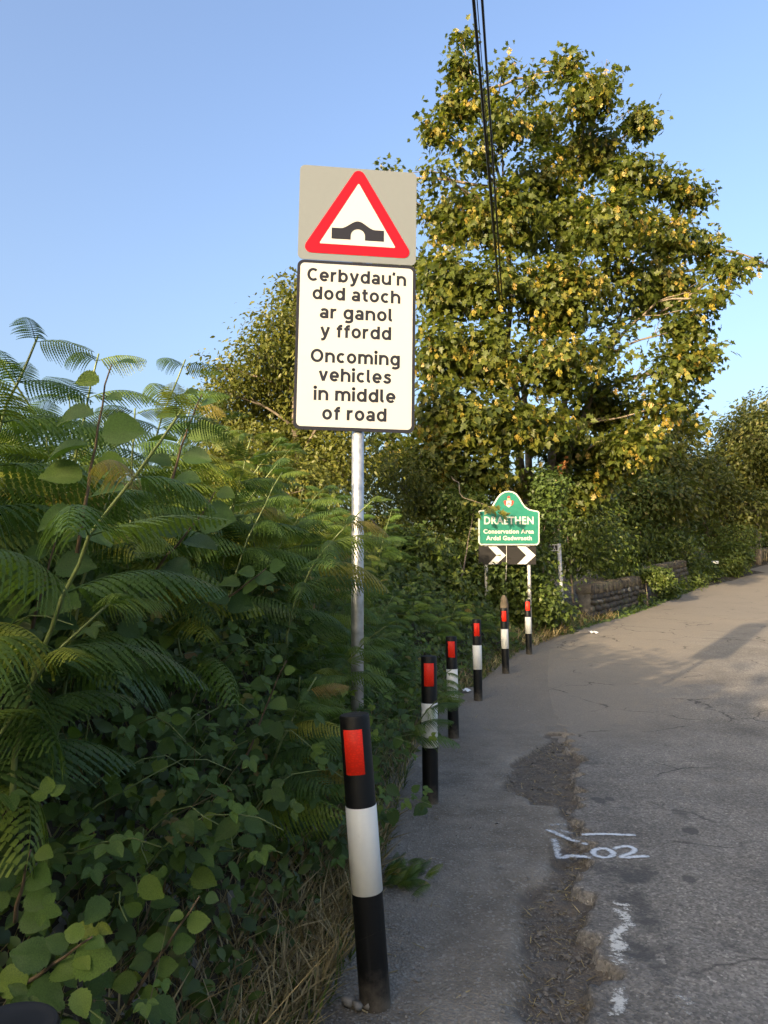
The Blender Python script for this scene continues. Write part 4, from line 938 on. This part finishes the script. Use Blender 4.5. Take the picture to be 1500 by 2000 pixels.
# trees behind the camera, left of the lane: they cast the shade that lies on the verge and bollards
rng = np.random.default_rng(91)
line = np.array([[-17, 1.5], [-13, -1.5], [-9.5, -5], [-7, -7], [-4, -9], [0, -11.5], [5, -15.5], [10, -20]]); tl = np.concatenate([[0], np.cumsum(np.linalg.norm(np.diff(line, axis=0), axis=1))])
for q in np.arange(0, tl[-1], 1.75):
    x, y = np.interp(q, tl, line[:, 0]) + rng.uniform(-.4, .4), np.interp(q, tl, line[:, 1]) + rng.uniform(-.4, .4); hh = 5.0 + rng.uniform(-.3, .45) + max(0, -y - 10) * .18 - (.95 if x < -5.2 else 0)
    lob = [(np.array([x + rng.uniform(-.7, .7), y + rng.uniform(-.7, .7), hh * f]), np.array([1.5, 1.3, hh * .22])) for f in (.2, .42, .42, .62, .78)]
    tree('roadside_tree', 'leafy roadside tree behind the photographer', lob, (x, y, float(H(y))), None, 420, 6, .38, .42, OVATE, 'wood', rng, .14, 'bark', -.2, twigs=20, group='trees behind the photographer', shell=.1)

# ------------------------------------------------------------------ bracken
def frond_mesh(seed, droop, hang, npin=20):
    r = np.random.default_rng(seed); V = []; F = []; nv = 0
    ts = np.linspace(0, 1, 24); side = r.uniform(-.06, .06)
    def rach(t): return np.array([t - .12 * droop * t ** 3, side * t * t, -.42 * droop * t ** 2.2 + .05 * math.sin(3 * t)])
    tv, tf = tube([rach(t) for t in ts], np.linspace(.007, .0018, 24), 4, False); V.append(tv); F4 = tf[0]; nv = len(tv)
    F3 = []
    for i in range(npin):
        t = .07 + .92 * (i + .5) / npin; prof = (1 - ((t - .22) / .80) ** 2 if t > .22 else .72 + .28 * t / .22); L = .30 * max(.06, prof) ** .85 * r.uniform(.93, 1.07)
        p0 = rach(t); tg = unit((rach(min(1, t + .02)) - rach(t - .02))[None])[0]
        for s in (-1, 1):
            lat = np.array([0, s, 0.0]); nt_ = max(3, int(L * 38)); hg = hang * r.uniform(.8, 1.2)
            us = np.linspace(0, 1, nt_ + 1); mid_ = np.array([p0 + lat * L * (u - .12 * u * u * hg) * .95 + tg * L * (.30 * u + .10 * u * u) + np.array([0, 0, -1]) * L * hg * u ** 1.8 * .55 for u in us])
            dirm = unit(np.gradient(mid_, axis=0)); ac = unit(np.cross(dirm, np.cross(tg, dirm)))
            ac = unit(tg - (tg * dirm).sum(1, keepdims=True) * dirm)
            wid = .0195 * (L / .30) ** .3 * np.minimum(1, (1 - us) * 1.6 + .10) * (.7 + .3 * np.minimum(1, us * 6))
            a_ = [mid_]; q = np.arange(nt_); st = nt_ + 1
            for sg in (-1, 1):
                lo_, hi_ = mid_[:-1] * .88 + mid_[1:] * .12, mid_[:-1] * .10 + mid_[1:] * .90
                o_ = sg * ac[:-1] * wid[:-1, None] + dirm[:-1] * wid[:-1, None] * .30 + np.array([0, 0, -1]) * wid[:-1, None] * .25
                a_ += [lo_ + o_ * .78, hi_ + o_]
            V.append(np.concatenate(a_))
            F3 += [np.stack([q, q + 1, st + nt_ + q], 1) + nv, np.stack([q, st + nt_ + q, st + q], 1) + nv, np.stack([q + 1, q, st + 2 * nt_ + q], 1) + nv, np.stack([q + 1, st + 2 * nt_ + q, st + 3 * nt_ + q], 1) + nv]; nv += 5 * nt_ + 1
    return mesh('frond', np.concatenate(V), [F4, np.concatenate(F3)], M['frond'])
FRONDS = [frond_mesh(i, d, h) for i, (d, h) in enumerate(((.4, .9), (.7, 1.4), (1.0, 1.8), (.55, 1.9), (.2, .6), (.8, 1.2)))]
STEMS = {}
def bracken(x, y, h, az, lean, seed, label=None, group='bracken ferns on the bank', z=None, scale=1.0, pairs=None, spread=1.0):
    r = np.random.default_rng(seed); zb = float(bank_h(np.array(x), np.array(y))) if z is None else z
    root = link('bracken_fern', None, None, (x, y, zb - .05)); tag(root, label or 'green bracken fern growing in the dense roadside bank', 'fern', group)
    ld = np.array([math.cos(az), math.sin(az), 0]); n = 14
    S = np.array([ld * lean * h * (t ** 2.0) + np.array([0, 0, h * (t - .10 * lean * t * t)]) for t in np.linspace(0, 1, n)]); S[1:-1] += r.normal(size=(n - 2, 3)) * .004
    MB().add(*tube(S, np.linspace(.0075, .003, n) * (.8 + .3 * h), 5)).build('stem', M['greenstem'], root, True)
    k_ = pairs or int(4 + h * 2.2); side = np.array([-ld[1], ld[0], 0])
    for i in range(k_):
        t = .40 + .58 * i / max(1, k_ - 1); q = S[0] * 0 + np.array([np.interp(t, np.linspace(0, 1, n), S[:, j]) for j in range(3)])
        L = (.52 - .33 * ((t - .4) / .6) ** 1.2) * spread * r.uniform(.85, 1.12) * (.75 + .25 * h) * scale
        for s in (-1, 1):
            d = side * s * r.uniform(.8, 1) + ld * r.uniform(.25, .8) + np.array([0, 0, r.uniform(.05, .45)]); d = unit(d[None])[0]
            upv = np.array([0, 0, 1.0]) + r.normal(size=3) * .18 + ld * -.2
            zx = unit((upv - d * upv.dot(d))[None])[0]; yx = np.cross(zx, d)
            m_ = Matrix(np.stack([d, yx, zx], 1).tolist()).to_4x4()
            o = link('frond', FRONDS[r.integers(len(FRONDS))], root); o.matrix_local = Matrix.Translation(Vector(q)) @ m_ @ Matrix.Diagonal((L, L * r.uniform(.9, 1.1), L, 1))
    d = S[-1] - S[-2]; d = unit((d + ld * .02)[None])[0]; zx = unit(((np.array([0, 0, 1.0]) * .2 - ld) - d * ((np.array([0, 0, 1.0]) * .2 - ld).dot(d)))[None])[0]; yx = np.cross(zx, d)
    if h > .6: return root
    o = link('frond', FRONDS[4], root); o.matrix_local = Matrix.Translation(Vector(S[-1])) @ Matrix(np.stack([d, yx, zx], 1).tolist()).to_4x4() @ Matrix.Scale(.10 * scale, 4)
    return root
def zone_label(x, y, s):
    if y < 3.4: return 'shaded bracken fern on the near bank level with the front bollard', 'bracken ferns on the near bank'
    if y < 5.6: return ('bracken fern on the bank face beside the tall galvanised pole', 'bracken ferns beside the pole') if s < 1.4 else ('tall bracken fern on the bank top against the sky', 'bracken ferns on the bank top')
    if y < 9: return ('bracken fern on the bank behind the second and third bollards', 'bracken ferns behind the middle bollards') if s < 1.8 else ('bracken fern on the bank top before the small leaved tree', 'bracken ferns before the tree')
    return ('low bracken fern behind the far bollards', 'bracken ferns behind the far bollards') if s < 1.6 else ('sunlit bracken fern at the far end of the bank', 'bracken ferns at the far end of the bank')
rb = np.random.default_rng(123); cnt = 0; placed = []
for _ in range(4000):
    if cnt >= 215: break
    y = 1.7 + 11.8 * rb.uniform() ** 1.25; s = rb.uniform(.35, 3.4 + y * .28); x = float(EDGE(y)) - s
    if y < 3.0 and x > -1.0: continue
    if x < -.66 * y - .9: continue
    if any((x - a) ** 2 + (y - b_) ** 2 < (.27 + .014 * y) ** 2 for a, b_ in placed): continue
    h = min(rb.uniform(.82, 1.22) * (.62 + .26 * y), rb.uniform(1.35, 1.75), .55 + s * .9)
    if y > 7.5 and s < 1.5: h = min(h, .5)
    placed.append((x, y)); cnt += 1
    lb, gr = zone_label(x, y, s)
    bracken(x, y, h, rb.uniform(-2.2, .6), rb.uniform(.1, .45), 1000 + cnt, lb, gr)
def fern_px(px, py, d, h, az, lean, seed, label, **kw):
    p = at(px, py, d); return bracken(p.x, p.y, h, az, lean, seed, label, z=p.z, **kw)
fern_px(20, 1560, 1.75, 1.0, R(-20), .45, 1, 'large bracken fern in front with long stem leaning towards the camera', pairs=5, scale=.85)
fern_px(-75, 1200, 2.1, .90, R(-10), .22, 2, 'tall bracken fern rising against the sky at the picture edge', scale=1.0)
fern_px(-120, 1750, 1.7, .75, R(-5), .5, 3, 'low bracken fern at the edge beside the big leaves', scale=.9, pairs=4)
fern_px(560, 1250, 3.9, .85, R(-20), .6, 4, 'bracken fern reaching across the galvanised sign pole', scale=1.0)
fern_px(640, 1380, 4.1, .55, R(-30), .7, 5, 'small bracken fern at the foot of the galvanised pole', scale=.8)
fern_px(790, 1500, 5.1, .62, R(-40), .55, 6, 'bracken fern drooping over the second bollard', scale=.75, pairs=4)
fern_px(845, 1400, 6.9, .5, R(-50), .4, 7, 'bracken fern behind the second and third bollards', scale=.75)

# ------------------------------------------------------------------ brambles, hazel and small plants
def toothed(width=.45, n=11, seed=0, notch=.03):
    r = np.random.default_rng(seed); L = [(0, .03)]
    for i in range(n):
        t = (i + .5) / n; w = width * math.sin(math.pi * t ** .75) ** .7
        L += [(w, .0 + t * .95 - .01), (w * .9, t * .95 + .045)]
    L.append((0, 1.0)); return fan(L, .22, (0, .45))
def trifoliate():
    tv, tf = toothed(.40, 7); Vs = []; Fs = []; n = 0
    for a, s, o_ in ((0, 1.0, (0, .12)), (68, .82, (.03, .08)), (-68, .82, (-.03, .08))):
        c, s_ = math.cos(R(-a)), math.sin(R(-a)); q = tv * s * .62 * [.95, 1, 1]; Vs.append(np.stack([q[:, 0] * c - q[:, 1] * s_ + o_[0], q[:, 0] * s_ + q[:, 1] * c + o_[1], q[:, 2] - .02 * abs(a) / 68], 1)); Fs.append(tf + n); n += len(tv)
    return np.concatenate(Vs), np.concatenate(Fs)
TRI = trifoliate()
HAZ = [toothed(.46, 9, s) for s in range(2)]
LEAFM = {'bramble': [mesh('leaf', *TRI, M['bramble']), mesh('leaf', TRI[0] * [1.1, .9, 1.6], TRI[1], M['bramble']), mesh('leaf', *toothed(.40, 7), M['bramble'])],
         'hazel': [mesh('leaf', *HAZ[0], M['hazel']), mesh('leaf', HAZ[1][0] * [.9, 1, 1.8], HAZ[1][1], M['hazel'])], 'ivy': [mesh('leaf', *IVY, M['bramble'])]}
def put_leaf(root, me, q, nrm, tip, s):
    Bm = Matrix(basis(np.asarray(nrm, float)[None], np.asarray(tip, float)[None])[0].tolist()).to_4x4(); o = link('leaf', me, root); o.matrix_local = Matrix.Translation(Vector(q)) @ Bm @ Matrix.Scale(float(s), 4)
def bramble(x, y, seed, nl=42, rad=.30, size=.085, kind='bramble', label=None, name='bramble', group='brambles on the bank'):
    r = np.random.default_rng(seed); z = float(bank_h(np.array(x), np.array(y))); root = link(name, None, None, (x, y, z)); tag(root, label or 'leafy bramble spreading over the shaded face of the bank', 'bramble', group)
    mb_ = MB()
    for k_ in range(4):
        a = r.uniform(-2.6, 1.0); L = r.uniform(.7, 1.3) * rad * 1.6; n = 9; t = np.linspace(0, 1, n)
        C = np.stack([np.cos(a) * L * t, np.sin(a) * L * t, .16 + .32 * rad * 3 * np.sin(t * 2.4) * r.uniform(.5, 1.1) - .16 * (1 - t)], 1) + r.normal(size=(n, 3)) * .01
        mb_.add(*tube(C, np.linspace(.0035, .0015, n), 4, False))
        for j in range(nl // 4):
            tt = r.uniform(.15, 1); q = np.array([np.interp(tt, t, C[:, i]) for i in range(3)]) + r.normal(size=3) * [.07, .07, .06]
            nrm = np.array([.35, -.65, .75]) + r.normal(size=3) * .42; tip = np.array([np.cos(a), np.sin(a), -.5]) + r.normal(size=3) * .7
            put_leaf(root, LEAFM[kind][r.integers(len(LEAFM[kind]))], q, nrm, tip, size * r.uniform(.6, 1.2))
    mb_.build('stem', M['greenstem'], root, True); return root
rb = np.random.default_rng(77); cnt = 0; placed = []
for _ in range(3000):
    if cnt >= 84: break
    y = 1.75 + 7.5 * rb.uniform() ** 1.5; s = rb.uniform(.42 if y < 3.2 else .12, 1.15); x = float(EDGE(y)) - s
    if y < 2.2 and x > -.75: continue
    if any((x - a) ** 2 + (y - b_) ** 2 < .17 ** 2 for a, b_ in placed): continue
    placed.append((x, y)); cnt += 1; bramble(x, y, 500 + cnt, 56 if y < 4.5 else 36, .30, .074, label='bramble on the shaded bank face left of the front bollard' if y < 3.2 else 'bramble around the foot of the galvanised sign pole' if y < 5 else 'bramble at the bank foot behind the middle bollards', group='brambles left of the front bollard' if y < 3.2 else 'brambles around the pole' if y < 5 else 'brambles behind the middle bollards')

def sapling(px0, px1, d, seed, label, nl=9, size=.12, name='hazel_sapling'):
    r = np.random.default_rng(seed); a, b_ = np.array(at(*px0, d)), np.array(at(*px1, d - .08)); root = link(name, None, None, tuple(a)); tag(root, label, 'sapling')
    Pts = limb_pts((0, 0, 0), b_ - a, r, .10, 10); MB().add(*tube(Pts, np.linspace(.006, .002, 10), 5)).build('stem', M['brownstem'], root, True)
    for i in range(nl):
        t = .12 + .88 * i / (nl - 1); q = np.array([np.interp(t, np.linspace(0, 1, 10), Pts[:, k_]) for k_ in range(3)]); s = (-1) ** i
        tip = np.array([s * 1.0, r.uniform(-.7, .2), r.uniform(-.35, .35)]); nrm = np.array([-.25 * s, r.uniform(-1.3, -.5), .75]) + r.normal(size=3) * .25
        put_leaf(root, LEAFM['hazel'][i % 2], q + unit(tip[None])[0] * .015, nrm, tip, size * r.uniform(.8, 1.15) * (1 if t < .8 else .62))
    return root
sapling((150, 1080), (218, 712), 1.95, 1, 'hazel shoot with big toothed leaves standing up against the sky', 11, .105)
sapling((330, 960), (395, 770), 2.5, 2, 'shorter hazel shoot at the right of the tall hazel shoot', 8, .10)
sapling((300, 1120), (420, 960), 2.7, 3, 'hazel shoot with broad leaves in the shade among the bracken', 7, .14)
sapling((60, 1240), (110, 1050), 2.1, 4, 'hazel shoot with dull broad leaves in the left shade', 7, .13)
sapling((430, 1180), (520, 1110), 3.0, 5, 'hazel shoot lying over the brambles beside the pole', 7, .11)
sapling((-20, 1960), (180, 1830), 1.62, 6, 'broad leaved hazel shoot in the lower corner behind the black bollard top', 10, .085)
sapling((250, 1960), (390, 1750), 1.95, 7, 'broad leaved shoot at the foot of the bank near the dry grass', 9, .06)
sapling((30, 1800), (60, 1660), 1.75, 8, 'broad leaved shoot under the front bracken', 7, .075)
sapling((470, 1500), (560, 1290), 3.0, 9, 'leafy shoot among brambles left of the front bollard', 8, .08)

# undergrowth that fills the bank: leaves nobody could count
rng = np.random.default_rng(201)
def fill(n, y0, y1, smin, smax, up0, up1, size, T, mat, name, label, pw=1.3, seed=1):
    rng = np.random.default_rng(seed); y = y0 + (y1 - y0) * rng.uniform(size=n) ** pw; s = rng.uniform(smin, smax, n) ; x = EDGE(y) - s
    z = bank_h(x, y) + rng.uniform(up0, up1, n) * sstep(-.05, .5 if up1 < .6 else 2.2, s) + .01
    P = np.stack([x, y, z], -1); keep = (vnoise(P, 2.2, seed) > -.75); P = P[keep]; m_ = len(P)
    nrm = np.array([.3, -.55, .7]) + rng.normal(size=(m_, 3)) * .5; tip = rng.normal(size=(m_, 3)) + [.3, -.2, -.5]
    V, F, tn = scatter(T, P, basis(nrm, tip), rng.uniform(.6, 1.3, m_) * size * (1 + .02 * P[:, 1]), np.clip(rng.normal(.45, .25, m_), 0, 1))
    o = MB().add(V, F, tn).build(name, M[mat]); tag(o, label, 'undergrowth', kind='stuff'); return o
fill(12500, 1.5, 14, .18, 3.0, .0, .45, .050, ROUND, 'under', 'undergrowth', 'mixed small round leaves covering the shaded bank between the ferns', 1.3, 301)
fill(9000, 1.5, 12, .12, 2.0, .0, .5, .062, OVATE, 'under', 'undergrowth', 'narrow pointed leaves mixed into the shaded bank', 1.3, 304)
fill(9000, 5.0, 17.5, .0, 5.0, .1, 1.1, .10, IVY, 'shrub', 'undergrowth', 'denser ivy and nettle leaves covering the farther bank', .9, 302)
fill(3500, 15.5, 34, -.22, .3, .0, .25, .10, OVATE, 'under', 'undergrowth', 'weeds along the foot of the parapet and far hedge', 1.0, 303)

def blades(n, fy, fs, size, mat, name, label, seed, lie=.5, cat='grass', wide=1.0):
    rng = np.random.default_rng(seed); y = fy(rng, n); s = fs(rng, n, y); x = EDGE(y) - s; P = np.stack([x, y, bank_h(x, y) + .005], -1)
    P[:, 2] = np.maximum(P[:, 2], H(y) + relief(x, y))
    a = rng.uniform(0, 6.28, n); el = np.abs(rng.normal(lie, .5, n)); tip = np.stack([np.cos(a), np.sin(a), np.tan(np.clip(el, .02, 1.35))], -1); nrm = np.stack([-np.cos(a), -np.sin(a), np.ones(n)], -1) + rng.normal(size=(n, 3)) * .4
    V, F, tn = scatter((BLADE[0] * [wide, 1, 1], BLADE[1]), P, basis(nrm, tip), rng.uniform(.5, 1.3, n) * size, rng.uniform(0, 1, n)); o = MB().add(V, F, tn).build(name, M[mat]); tag(o, label, cat, kind='stuff'); return o
blades(4600, lambda r, n: r.uniform(1.7, 4.6, n), lambda r, n, y: np.abs(r.normal(.02, .26, n)) - .04, .19, 'straw', 'dry_grass', 'dry straw lying along the foot of the bank', 401, .25, wide=.55)
blades(1500, lambda r, n: 4.4 + r.uniform(0, 1, n) * 9, lambda r, n, y: np.abs(r.normal(.0, .2, n)) - .05, .18, 'straw', 'dry_grass', 'dry grass behind the farther bollards', 402, .5, wide=.6)
blades(2200, lambda r, n: 1.7 + r.uniform(0, 1, n) ** 1.4 * 12, lambda r, n, y: np.abs(r.normal(.03, .18, n)) - .07, .13, 'under', 'grass', 'green grass and small weeds at the edge of the verge', 403, .7)
blades(1200, lambda r, n: 14 + r.uniform(0, 1, n) * 5, lambda r, n, y: r.uniform(-.15, .5, n), .25, 'straw', 'dry_grass', 'dry grass tufts before the stone parapet', 404, .8)

blades(700, lambda r, n: 1.7 + r.uniform(0, 1, n) ** 1.5 * 6, lambda r, n, y: r.uniform(.05, 1.3, n), .55, 'straw', 'dead_stems', 'thin dead stalks sticking out between the leaves of the bank', 405, .7, 'dead stems', .16)
# low feathery weed by the front bollard
wr = np.random.default_rng(9); wq = gpt(770, 1720); wd = link('yarrow_weed', None, None, (wq.x, wq.y, 0)); tag(wd, 'low feathery green weed on the gravel beside the front bollard', 'weed')
for i in range(60):
    a = wr.uniform(-1.1, 1.3); L = wr.uniform(.06, .15); el = wr.uniform(.05, 1.0)
    o = link('frond', FRONDS[wr.integers(len(FRONDS))], wd, (abs(wr.normal(0, .09)) - .06, wr.normal(0, .09), .01), (wr.uniform(-.6, .6), -el, a), L)

# loose stones, chips and straw on the verge and in the debris channel
def chips(n, fn, size, mat, name, label, seed, T, up=True):
    r = np.random.default_rng(seed); x, y = fn(r, n); m_ = len(x); ch = chan_mask(x, y); z = H(y) + relief(x, y) - .004 - ch * .05
    P = np.stack([x, y, z + .004], -1); nrm = np.array([0, 0, 1.0]) + r.normal(size=(m_, 3)) * .25; tip = r.normal(size=(m_, 3)) * [1, 1, .12]
    V, F, tn = scatter(T, P, basis(nrm, tip), size * r.uniform(.4, 1.4, m_), r.uniform(0, 1, m_)); o = MB().add(V, F, tn).build(name, mat); tag(o, label, kind='stuff'); return o
OCT = (np.array([[1, 0, .1], [-1, .1, 0], [.1, .8, 0], [0, -.8, .1], [0, 0, .6], [0, 0, -.5]], float) * .5, np.array([[0, 2, 4], [2, 1, 4], [1, 3, 4], [3, 0, 4]]))
def f_verge(r, n):
    y = 1.7 + 11 * r.uniform(size=n) ** 1.5; x = EDGE(y) + (REDGE(y) - EDGE(y)) * r.beta(.7, 1.6, n); return x, y
def f_chan(r, n):
    y = r.uniform(1.8, 7.3, n * 4); x = CHAN(y) + (REDGE(y) - CHAN(y)) * r.uniform(-.15, 1.0, n * 4); k_ = chan_mask(x, y) + r.uniform(-.3, .3, n * 4) > .25; return x[k_][:n], y[k_][:n]
chips(13000, f_verge, .009, M['pebble'], 'gravel', 'loose grit scattered over the dusty verge', 601, OCT)
chips(5200, f_chan, .013, M['chip'], 'gravel', 'broken tarmac chips in the crumbled road edge', 602, OCT)
chips(420, f_chan, .030, M['chip'], 'gravel', 'larger broken tarmac lumps in the crumbled road edge', 605, OCT)
chips(240, f_verge, .024, M['pebble'], 'gravel', 'small stones lying on the dusty verge', 606, OCT)
STR = (BLADE[0] * [1.2, 1, .3], BLADE[1])
chips(1300, f_chan, .05, M['straw'], 'straw_litter', 'straw bits lying in the crumbled road edge', 603, STR)
chips(160, f_verge, .07, M['straw'], 'straw_litter', 'stray straws on the dusty verge', 604, STR)
def foot_stone(seed):
    me = stone_mesh(seed, .12); me.materials.clear(); me.materials.append(M['pebble']); return me
for px, s, lab in (((680, 1962), .035, 'flat grey stone at the front bollard foot, leftmost of three'), ((698, 1971), .028, 'small pale stone at the front bollard foot, between the other two'), ((718, 1968), .034, 'brownish stone at the front bollard foot, nearest the bollard')):
    p = gpt(*px); o = link('stone', foot_stone(px[0]), None, (p.x, p.y, .010), (.2, .1, s * 70), (s * 1.3, s, s * .8)); tag(o, lab, 'stone', 'stones around the bollard foot')
for px, s, lab, nm in (((910, 1352), .10, 'white plastic scrap on the gravel beside the fourth bollard', 'litter'), ((893, 1347), .07, 'smaller white scrap lying left of the larger plastic scrap', 'litter'), ((1158, 1238), .16, 'white paper scrap at the road edge before the parapet', 'litter')):
    p = gpt(*px); r = np.random.default_rng(int(px[0])); Xq, Yq, Fq = grid(np.linspace(-1, 1, 6), np.linspace(-1, 1, 5)); Vq = np.stack([Xq, Yq * .7, .25 + r.uniform(-.25, .25, len(Xq))], -1) * s * .6
    o = link(nm, mesh(nm, Vq, Fq, M['litter']), None, (p.x, p.y, p.z + .02), (.2, .1, .5)); tag(o, lab, 'litter', 'white litter by the road')
print('objects', len(bpy.data.objects), 'tris', sum(len(m_.loops) - 2 * len(m_.polygons) for m_ in bpy.data.meshes))
